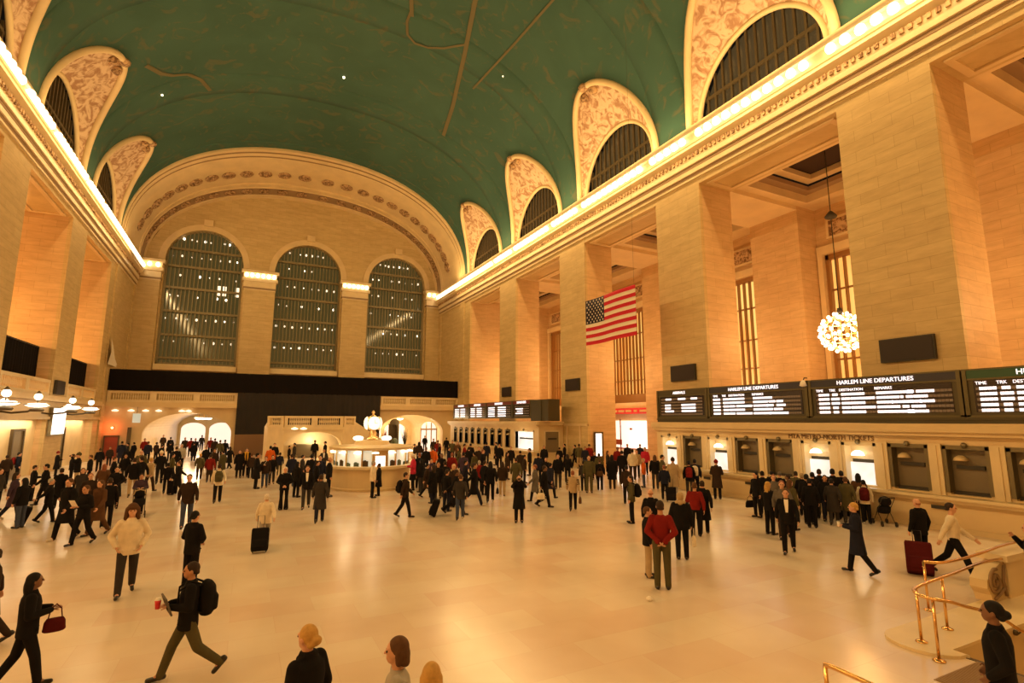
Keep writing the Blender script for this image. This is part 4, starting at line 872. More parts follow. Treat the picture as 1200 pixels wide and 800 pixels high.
m = MB(); m.smooth = True; m.tube(spiral(14.2, .44, .26, .04, PI * .4, PI * 4.2, 5.74), .035, 6); m.tube([(14.64, 5.74, .74), (14.52, 5.74, .42), (14.6, 5.74, .12)], .035, 6); m.tube([(14.1, 5.74, .12), (14.4, 5.74, .2), (14.6, 5.74, .3)], .03, 6); obj('carved_volute', m, M['groove'], so)
def rail(name, label, pts, posts, wallb=()):
    t = thing(name, label, 'handrail')
    # smooth the path
    P = [Vector(p) for p in pts]; out = []
    for i in range(len(P) - 1):
        p0, p1, p2, p3 = P[max(i - 1, 0)], P[i], P[i + 1], P[min(i + 2, len(P) - 1)]
        for k in range(8):
            u = k / 8; out.append(.5 * ((2 * p1) + (-p0 + p2) * u + (2 * p0 - 5 * p1 + 4 * p2 - p3) * u * u + (-p0 + 3 * p1 - 3 * p2 + p3) * u ** 3))
    out.append(P[-1])
    m = MB(); m.smooth = True; m.tube(out, .028, 10); obj('top_rail', m, M['brass'], t)
    for x, y, z0, z1 in posts:
        m = MB(); m.smooth = True; m.tube([(x, y, z0), (x, y, z1)], .024, 10); po = obj('post', m, M['brass'], t)
        m = MB(); m.smooth = True; m.lathe([(.09, 0), (.09, .015), (.04, .04)], 14, (x, y, z0)); obj('foot', m, M['brass'], po)
    for x, y, z in wallb:
        m = MB(); m.smooth = True; m.tube([(x, y, z), (x, y + .04, z - .06), (x, WY1 - .005, z - .06)], .015, 6); m.ball((x, WY1 - .02, z - .06), .05, 8, 6); obj('wall_bracket', m, M['bronze'], t)
    return t
rail('brass_handrail', 'curved brass handrail bending round the head of the descending steps', [(14.6, 5.74, .86), (13.4, 5.63, .93), (12.0, 5.50, .93), (11.0, 5.42, .93), (10.35, 5.32, .93), (10.08, 5.12, .93), (10.06, 4.88, .93), (10.25, 4.78, .9), (10.75, 4.80, .75), (11.9, 4.87, .42), (12.8, 4.87, 0), (14.0, 4.87, -.45)],
     [(10.5, 5.37, .05, .92), (10.06, 4.92, .0, .92), (11.55, 5.46, .05, .92)], [(12.75, 4.87, .02)])
rail('brass_handrail', 'straight brass handrail leading to the scroll end of the parapet', [(12.5, 6.2, .93), (12.75, 6.0, .93), (13.6, 5.95, .94), (14.6, 5.92, 1.0), (15.5, 5.92, 1.04), (19, 5.92, 1.04)], [(12.5, 6.2, 0, .93)], [])
rail('brass_handrail', 'short brass handrail end at the lower edge of the floor view', [(6.33, 4.30, .9), (6.28, 4.16, .93), (6.27, 3.95, .93), (6.3, 3.5, .9), (6.4, 2.6, .85)], [(6.33, 4.30, 0, .9)], [])
m = MB(); m.smooth = True; m.ball((0, 0, .05), .07, 8, 6, sz=.7); m.ball((.06, .02, .035), .045, 6, 5, sz=.7); o = obj('paper_scrap', m, M['white']); o.location = (7.85, 9.12, 0); tag(o, 'small crumpled white paper scrap alone on the open floor', 'litter')
# ================================================================== people
COL = dict(k=(.010, .009, .010), n=(.016, .018, .035), g=(.04, .035, .033), m=(.13, .115, .10), w=(.74, .65, .50), r=(.19, .014, .012), x=(.075, .008, .010), R=(.5, .03, .07), o=(.62, .12, .02),
           b=(.10, .05, .025), t=(.42, .31, .18), v=(.085, .075, .035), p=(.055, .035, .06), j=(.055, .07, .12), d=(.035, .022, .016), y=(.50, .30, .09), lg=(.38, .36, .32))
CN = dict(k='black', n='navy', g='dark grey', m='grey', w='cream', r='red', x='dark red', R='pink red', o='orange', b='brown', t='tan', v='olive', p='purple', j='blue denim', d='dark brown', y='fair', lg='pale grey')
CLM = {k: plain('cloth_' + CN[k].replace(' ', '_'), c, .9, spec=.12, noise=.12, nscale=6) for k, c in COL.items()}
HRM = {k: plain('hair_' + CN[k].replace(' ', '_'), c, .7, spec=.2, noise=.12, nscale=30) for k, c in COL.items()}
HRM['r'] = plain('hair_red_brown', (.22, .06, .02), .55, noise=.3, nscale=40); HRM['w'] = plain('hair_white', (.62, .56, .48), .6, noise=.2, nscale=40)
SKIN = [plain('skin_light', (.62, .34, .22), .5), plain('skin_tan', (.50, .25, .14), .5), plain('skin_dark', (.20, .095, .05), .5)]
EYE = plain('eye_dark', (.02, .012, .01), .2)
LEATHER = plain('shoe_leather', (.014, .011, .009), .35); WHITESHOE = plain('shoe_pale', (.6, .55, .48), .5)

def cap(mb, p, q, r1, r2, n=10):
    p, q = Vector(p), Vector(q); d = q - p; L = d.length
    if L < 1e-5: return mb.ball(p, max(r1, r2), n, 8)
    prof = [(r1 * math.cos(a), -r1 * math.sin(a)) for a in (PI * .48, PI / 3, PI / 6, 0)] + [(r2 * math.cos(a), L + r2 * math.sin(a)) for a in (0, PI / 6, PI / 3, PI * .48)]
    m = MB(); m.lathe(prof, n); rot = Vector((0, 0, 1)).rotation_difference(d.normalized()).to_matrix().to_4x4(); m.xform(Matrix.Translation(p) @ rot)
    return mb.add(m.v, m.f)
def ell(mb, c, rx, ry, rz): return mb.ball(c, 1.0, 16, 12, sz=rz, sy=ry, sx=rx)
def loft(mb, secs, n=20):
    """closed stack of ellipses: (z, rx, ry, cy)"""
    vs = []; fs = []
    for z, rx, ry, cy in secs:
        for k in range(n): a = 2 * PI * k / n; vs.append((rx * math.cos(a), cy + ry * math.sin(a), z))
    for i in range(len(secs) - 1):
        for k in range(n): fs.append((i * n + k, i * n + (k + 1) % n, (i + 1) * n + (k + 1) % n, (i + 1) * n + k))
    fs.append(tuple(range(n - 1, -1, -1))); fs.append(tuple((len(secs) - 1) * n + k for k in range(n)))
    return mb.add(vs, fs)
def vol(mb, name, mat, voxel=.012, smooth=4, ratio=.35):
    me = mb.mesh('tmp', mat); o = bpy.data.objects.new('tmp', me); C.objects.link(o)
    r = o.modifiers.new('r', 'REMESH'); r.mode = 'VOXEL'; r.voxel_size = voxel; r.use_smooth_shade = True
    if smooth: s = o.modifiers.new('s', 'SMOOTH'); s.factor = .5; s.iterations = smooth
    if ratio < 1: d = o.modifiers.new('d', 'DECIMATE'); d.ratio = ratio
    dg = bpy.context.evaluated_depsgraph_get(); m2 = bpy.data.meshes.new_from_object(o.evaluated_get(dg)); m2.name = name
    bpy.data.objects.remove(o); bpy.data.meshes.remove(me)
    m2.polygons.foreach_set('use_smooth', [True] * len(m2.polygons)); m2.materials.clear(); m2.materials.append(mat); return m2

LEGS = dict(s=((2, 2, 0), (-1, 1, 0)), w=((17, 5, -3), (-14, 20, -30)), W=((25, 6, -8), (-21, 30, -48)))
def legs(kind):
    out = []
    for side, (th, kn, ft) in zip((1, -1), LEGS[kind]):
        th, kn, ft = math.radians(th), math.radians(kn), math.radians(ft)
        hip = Vector((side * .095, 0, .93)); k = hip + .44 * Vector((side * .02, math.sin(th), -math.cos(th))); a = k + .41 * Vector((side * .01, math.sin(th - kn), -math.cos(th - kn)))
        f = Vector((side * .12, math.cos(ft), math.sin(ft))).normalized(); dn = Vector((0, math.sin(ft), -math.cos(ft)))
        out.append((hip, k, a, a + f * .155 + dn * .045, a - f * .05 + dn * .05))
    lo = min(min(l[3].z - .028, l[4].z - .03) for l in out)
    return [[p - Vector((0, 0, lo)) for p in l] for l in out], -lo
ARMS = dict(d=((.255, -.03, 1.15), (.265, .06, .90)), f=((.25, 0, 1.15), (.10, .27, 1.17)), c=((.28, .02, 1.16), (.05, .22, 1.02)), r=((.25, .17, 1.34), (.075, .27, 1.58)),
            b=((.28, -.10, 1.16), (.05, -.20, .97)), p=((.31, -.07, 1.16), (.215, .10, .97)), h=((.255, -.15, 1.17), (.27, -.36, 1.02)), o=((.27, .13, 1.22), (.13, .27, 1.43)))
def arms(kind, legk):
    out = []
    for side in (1, -1):
        kk = kind
        if kind in 'ho' and side < 0: kk = 'd'
        e, w = ARMS[kk]
        e, w = Vector((e[0] * side, e[1], e[2])), Vector((w[0] * side, w[1], w[2]))
        if kk == 'd' and legk in 'wW':
            s = (-1 if side > 0 else 1) * (.09 if legk == 'w' else .13); e.y += s; w.y += s * 2.4; w.z += .03
        out.append((Vector((side * .185, 0, 1.425)), e, w))
    return out
def hand(mb, e, w, side, kk):
    d = (w - e).normalized(); n = Vector((-side, 0, 0)) if abs(d.z) > .6 else Vector((0, 0, -1)) if kk in 'f' else Vector((-side * .6, 0, -.4))
    n = (n - d * n.dot(d)).normalized(); s = d.cross(n).normalized()
    if s.y < 0: s = -s
    for k in (-1.2, -.4, .4, 1.2): cap(mb, w + d * .01 + s * .012 * k, w + d * .085 + s * .019 * k, .015, .0125, 8)
    for k, L in ((1.5, .070), (.5, .080), (-.5, .075), (-1.5, .058)):
        b = w + d * .085 + s * .0195 * k; m = b + d * L * .5 + n * .008; t = m + (d * .75 + n * .75).normalized() * L * .5
        cap(mb, b, m, .0095, .009, 8); cap(mb, m, t, .009, .0078, 8)
    b = w + d * .03 + s * .025; m = b + (d * .5 + s * .75 + n * .3).normalized() * .04; cap(mb, b, m, .013, .011, 8); cap(mb, m, m + (d * .9 + n * .4).normalized() * .032, .0105, .009, 8)
    return mb
_cache = {}
def cached(key, fn):
    if key not in _cache: _cache[key] = fn()
    return _cache[key]
def body_mesh(lk, ak):
    L, up = legs(lk); mb = MB(); U = Vector((0, 0, up - up))
    loft(mb, [(.88, .15, .105, 0), (.98, .155, .11, -.01), (1.1, .135, .10, 0), (1.25, .16, .11, .0), (1.38, .165, .10, -.005), (1.45, .09, .07, -.005)])
    cap(mb, (0, -.012, 1.42), (0, .012, 1.57), .062, .055)
    ell(mb, (0, .02, 1.652), .076, .097, .112); ell(mb, (0, .05, 1.585), .053, .062, .055); ell(mb, (0, .068, 1.552), .024, .03, .018)
    cap(mb, (0, .112, 1.664), (0, .130, 1.634), .010, .0135); cap(mb, (-.045, .094, 1.682), (.045, .094, 1.682), .014, .014); cap(mb, (-.02, .108, 1.596), (.02, .108, 1.596), .009, .009)
    for s in (-1, 1): ell(mb, (s * .079, .008, 1.64), .011, .02, .033)
    for (sh, e, w), side in zip(arms(ak, lk), (1, -1)):
        cap(mb, sh - Vector((side * .03, 0, .01)), e, .045, .036); cap(mb, e, w, .036, .027)
        kk = ak if not (ak in 'ho' and side < 0) else 'd'
        hand(mb, e, w, side, kk)
    dz = up
    mb.v = [(p[0], p[1], p[2] + dz) for p in mb.v]
    for h, k, a, t, hl in L:
        cap(mb, h, k, .066, .042); cap(mb, k, a, .042, .034); cap(mb, a, (t + a) / 2 + Vector((0, 0, -.01)), .036, .032)
    return vol(mb, 'body', SKIN[0], .009, 3, .4)
TOPS = dict(jk=[(.80, .20, .145, 0), (.86, .198, .145, 0), (1.0, .19, .138, 0), (1.15, .198, .142, 0), (1.30, .212, .145, 0), (1.40, .195, .125, -.005), (1.46, .11, .085, -.008), (1.515, .078, .075, 0)],
            ct=[(.50, .245, .20, 0), (.62, .235, .185, 0), (.86, .21, .155, 0), (1.0, .192, .14, 0), (1.15, .198, .142, 0), (1.30, .214, .147, 0), (1.40, .197, .127, -.005), (1.46, .115, .09, -.008), (1.53, .082, .08, 0)],
            pf=[(.80, .235, .18, 0), (.9, .24, .19, 0), (1.05, .225, .175, 0), (1.2, .24, .18, 0), (1.33, .24, .17, 0), (1.42, .2, .14, -.005), (1.48, .13, .11, -.02), (1.53, .10, .095, -.02)],
            sw=[(.90, .18, .132, 0), (1.0, .178, .13, 0), (1.15, .185, .135, 0), (1.30, .20, .135, 0), (1.40, .185, .115, -.005), (1.455, .10, .08, -.008), (1.49, .07, .068, 0)])
def top_mesh(tk_, ak, lk):
    mb = MB(); loft(mb, TOPS[tk_]); x = .018 if tk_ == 'pf' else 0
    for (sh, e, w), side in zip(arms(ak, lk), (1, -1)):
        c = w - (w - e).normalized() * .015
        cap(mb, sh - Vector((side * .02, 0, .01)), e, .079 + x, .066 + x); cap(mb, e, c, .066 + x, .05 + x * .6)
    if tk_ in ('jk', 'ct'):
        for s in (-1, 1): cap(mb, (s * .075, .06, 1.475), (s * .03, .135, 1.30), .018, .008)                # lapels
        cap(mb, (-.075, -.05, 1.50), (.075, -.05, 1.50), .022, .022)
        if tk_ == 'jk': cap(mb, (-.16, .11, .90), (-.09, .142, .90), .012, .012); cap(mb, (.16, .11, .90), (.09, .142, .90), .012, .012)
    return vol(mb, 'top', CLM['k'], .013, 4, .45)
def low_mesh(bk_, lk):
    L, up = legs(lk); mb = MB()
    loft(mb, [(.86 + up, .155, .115, 0), (.93 + up, .165, .12, -.01), (1.02 + up, .152, .115, 0), (1.06 + up, .145, .108, 0)])
    for h, k, a, t, hl in L:
        e = a + Vector((0, -.01, -.02))
        if bk_ == 'bl': cap(mb, h, k, .094, .066); cap(mb, k, e, .066, .10)
        else: cap(mb, h, k, .10, .078); cap(mb, k, e, .078, .063)
    if bk_ == 'sk': loft(mb, [(.50 + up, .20, .19, 0), (.7 + up, .185, .16, 0), (.95 + up, .17, .125, 0), (1.02 + up, .15, .115, 0)])
    return vol(mb, 'lower', CLM['k'], .013, 4, .4)
def shoe_mesh(lk):
    out = []
    for h, k, a, t, hl in legs(lk)[0]:
        mb = MB(); cap(mb, hl + Vector((0, 0, .012)), t + Vector((0, 0, .008)), .042, .038); cap(mb, hl + Vector((0, .015, .03)), a + Vector((0, 0, .01)), .04, .042); out.append(vol(mb, 'shoe', LEATHER, .011, 2, .5))
    return out
def hair_mesh(hk):
    mb = MB()
    if hk in 'sln': ell(mb, (0, -.004, 1.678), .086, .104, .106)
    if hk == 's': cap(mb, (-.05, -.07, 1.62), (.05, -.07, 1.62), .035, .035)
    if hk == 'l':
        for s in (-1, 1): cap(mb, (s * .062, -.015, 1.66), (s * .075, -.03, 1.44), .04, .03)
        ell(mb, (0, -.06, 1.56), .092, .062, .16)
        cap(mb, (-.05, -.07, 1.42), (.05, -.07, 1.42), .045, .045)
    if hk == 'o':
        ell(mb, (0, -.004, 1.678), .088, .106, .106)
        for s in (-1, 1): cap(mb, (s * .066, -.01, 1.66), (s * .07, -.01, 1.56), .04, .036)
        cap(mb, (-.05, -.07, 1.56), (.05, -.07, 1.56), .05, .05); ell(mb, (0, -.06, 1.61), .09, .06, .09)
    if hk == 'n': cap(mb, (-.04, -.07, 1.60), (.04, -.07, 1.60), .038, .038); ell(mb, (0, -.118, 1.64), .055, .045, .05)
    if hk == 'b': cap(mb, (-.066, -.03, 1.625), (0, -.085, 1.62), .02, .022); cap(mb, (.066, -.03, 1.625), (0, -.085, 1.62), .02, .022)
    if hk == 'h': ell(mb, (0, .0, 1.70), .094, .112, .10); loft(mb, [(1.672, .10, .12, .005), (1.70, .102, .122, .005)]); ell(mb, (0, -.01, 1.80), .03, .03, .025)
    if hk == 'g':
        ell(mb, (0, .0, 1.70), .10, .115, .105); loft(mb, [(1.68, .105, .125, .005), (1.73, .108, .13, .005)])
        for s in (-1, 1): cap(mb, (s * .09, .0, 1.68), (s * .10, .01, 1.50), .04, .045)
        cap(mb, (0, -.09, 1.67), (0, -.10, 1.52), .05, .06)
    if hk == 'd': ell(mb, (0, -.03, 1.66), .10, .105, .125); cap(mb, (-.09, -.04, 1.50), (.09, -.04, 1.50), .055, .055); cap(mb, (-.10, .05, 1.50), (0, -.13, 1.50), .05, .06); cap(mb, (.10, .05, 1.50), (0, -.13, 1.50), .05, .06)
    return vol(mb, 'hair', HRM['k'], .011, 3, .45)
_m = MB(); _m.smooth = True; _m.ball((0, 0, 0), .0115, 8, 6); eye_me = _m.mesh('eye', EYE)

def put(name, me, mat, par, loc=(0, 0, 0)):
    o = bpy.data.objects.new(name, me); C.objects.link(o); o.parent = par; o.location = loc
    if mat is not None and len(me.materials): o.material_slots[0].link = 'OBJECT'; o.material_slots[0].material = mat
    return o
ALL = []
def person(i, row):
    x, y, rz, h, lk, ak, tk_, tc, bk_, bc, hk, hc, ex, lab = row
    t = bpy.data.objects.new('person', None); C.objects.link(t); t.location = (x, y, 0); t.rotation_euler = (0, 0, rz); s = h / 1.763; t.scale = (s, s, s); t.empty_display_size = .2
    up = legs(lk)[1]; rr = random.Random(i * 31 + 5)
    sk = SKIN[0] if rr.random() < .62 else SKIN[1] if rr.random() < .7 else SKIN[2]
    if hc in ('y', 'r', 'lg', 'w', 't'): sk = SKIN[0]
    bo = put('body', cached(('b', lk, ak), lambda: body_mesh(lk, ak)), sk, t)
    put('hooded_jumper' if (tk_ == 'sw') else {'jk': 'jacket', 'ct': 'coat', 'pf': 'padded_coat'}[tk_], cached(('t', tk_, ak, lk), lambda: top_mesh(tk_, ak, lk)), CLM[tc], t, (0, 0, up))
    put('skirt' if bk_ == 'sk' else 'trousers', cached(('l', bk_, lk), lambda: low_mesh(bk_, lk)), CLM[bc], t)
    for me in cached(('s', lk), lambda: shoe_mesh(lk)): put('shoe', me, WHITESHOE if rr.random() < .1 else LEATHER, t)
    put('hat' if hk in 'hg' else 'hood' if hk == 'd' else 'hair', cached(('h', hk), lambda: hair_mesh(hk)), CLM[hc] if hk in 'hgd' else HRM[hc], t, (0, 0, up))
    for sx in (-1, 1): put('eye', eye_me, None, bo, (sx * .032, .109, 1.656 + up))
    ALL.append((t, row)); return t, up, s

def at(t, p):   # a point given in a person's own frame, as a place in the hall
    x, y, rz = t.location.x, t.location.y, t.rotation_euler.z; s = t.scale.x; c, n = math.cos(rz), math.sin(rz)
    return Vector((x + s * (p[0] * c - p[1] * n), y + s * (p[0] * n + p[1] * c), s * p[2]))
def carried(name, label, cat, t, loc, turn=0.0, group=None):
    q = bpy.data.objects.new(name, None); C.objects.link(q); q.location = at(t, loc); q.rotation_euler = (0, 0, t.rotation_euler.z + turn); q.empty_display_size = .1; tag(q, label, cat, group); return q
def backpack_body():
    mb = MB(); loft(mb, [(-.24, .13, .08, 0), (-.2, .155, .105, 0), (0, .165, .125, 0), (.15, .155, .11, 0), (.22, .11, .07, .01), (.25, .05, .03, .02)]); loft(mb, [(-.18, .11, .05, -.1), (.0, .11, .055, -.1), (.04, .09, .03, -.1)]); return vol(mb, 'backpack_body', CLM['k'], .014, 3, .5)
def backpack(t, up, col, label):
    q = carried('backpack', label, 'backpack', t, (0, -.235, 1.22 + up)); put('main_pocket', cached('bp', backpack_body), CLM[col], q)
    for s in (-1, 1):
        m = MB(); m.smooth = True; m.tube([(s * .09, .06, .2), (s * .11, .20, .27), (s * .12, .37, .16), (s * .13, .375, -.02), (s * .16, .2, -.16), (s * .12, .05, -.18)], .016, 6); obj('strap', m, CLM['k'], q)
def suitcase(q, col, w=.44, d=.26, h=.66, tilt=0.0):
    T = Matrix.Rotation(tilt, 4, 'X')
    mb = MB(); rr = .05
    mb.hexa([(x * (w / 2 - rr * .3), y * (d / 2 - rr * .3), .06) for x, y in ((-1, -1), (1, -1), (1, 1), (-1, 1))], [(x * (w / 2 - rr * .3), y * (d / 2 - rr * .3), h) for x, y in ((-1, -1), (1, -1), (1, 1), (-1, 1))])
    mb.box(-w / 2, w / 2, -d / 2, d / 2, .1, h - .04); mb.box(-w * .4, w * .4, -d / 2 - .03, -d / 2, .14, h * .5); mb.xform(T); b = obj('case', vol(mb, 'case', CLM[col], .016, 3, .5), None, q)
    b.material_slots[0].link = 'OBJECT'; b.material_slots[0].material = CLM[col]
    m = MB(); m.smooth = True; m.tube([(-.09, d * .3, h - .02), (-.09, d * .3, h + .36), (.09, d * .3, h + .36), (.09, d * .3, h - .02)], .011, 6); m.xform(T); obj('handle', m, M['iron'], q)
    for s in (-1, 1):
        m = MB(); m.lathe([(.045, -.015), (.045, .015)], 12); m.xform(T @ Matrix.Translation((s * w * .38, d * .35, .045)) @ Matrix.Rotation(PI / 2, 4, 'Y')); obj('wheel', m, M['iron'], q)
def soft_bag(q, col, w=.30, d=.12, h=.24, drop=.18):
    mb = MB(); loft(mb, [(-h, w * .42, d * .42, 0), (-h * .9, w * .5, d * .5, 0), (-h * .3, w * .46, d * .42, 0), (-.01, w * .36, d * .2, 0)]); b = obj('pouch', vol(mb, 'pouch', CLM[col], .012, 3, .5), None, q); b.material_slots[0].link = 'OBJECT'; b.material_slots[0].material = CLM[col]
    m = MB(); m.smooth = True; m.tube([(-w * .3, 0, -.03), (-w * .22, 0, drop * .6), (0, 0, drop), (w * .22, 0, drop * .6), (w * .3, 0, -.03)], .009, 6); obj('handle', m, CLM[col], q)
def stroller(q, col):
    m = MB(); m.smooth = True
    mb = MB(); loft(mb, [(.42, .16, .2, .05), (.5, .2, .26, .02), (.62, .2, .24, -.03), (.7, .17, .16, -.08)]); b = obj('seat', vol(mb, 'stroller_seat', CLM[col], .016, 3, .5), None, q)
    mb = MB(); ell(mb, (0, -.14, .86), .2, .22, .18); b = obj('canopy', vol(mb, 'stroller_canopy', CLM[col], .016, 3, .5), None, q)
    for s in (-1, 1):
        m = MB(); m.smooth = True; m.tube([(s * .2, .38, .1), (s * .2, 0, .55), (s * .2, -.42, 1.02)], .014, 6); m.tube([(s * .2, -.3, .1), (s * .2, .05, .5)], .014, 6); obj('frame', m, M['iron'], q)
        for yy in (.38, -.3):
            m = MB(); m.smooth = True; m.lathe([(.06, -.02), (.09, -.018), (.09, .018), (.06, .02)], 14); m.xform(Matrix.Translation((s * .23, yy, .09)) @ Matrix.Rotation(PI / 2, 4, 'Y')); obj('wheel', m, M['iron'], q)
    m = MB(); m.smooth = True; m.tube([(-.2, -.42, 1.02), (.2, -.42, 1.02)], .017, 8); obj('handle', m, M['iron'], q)
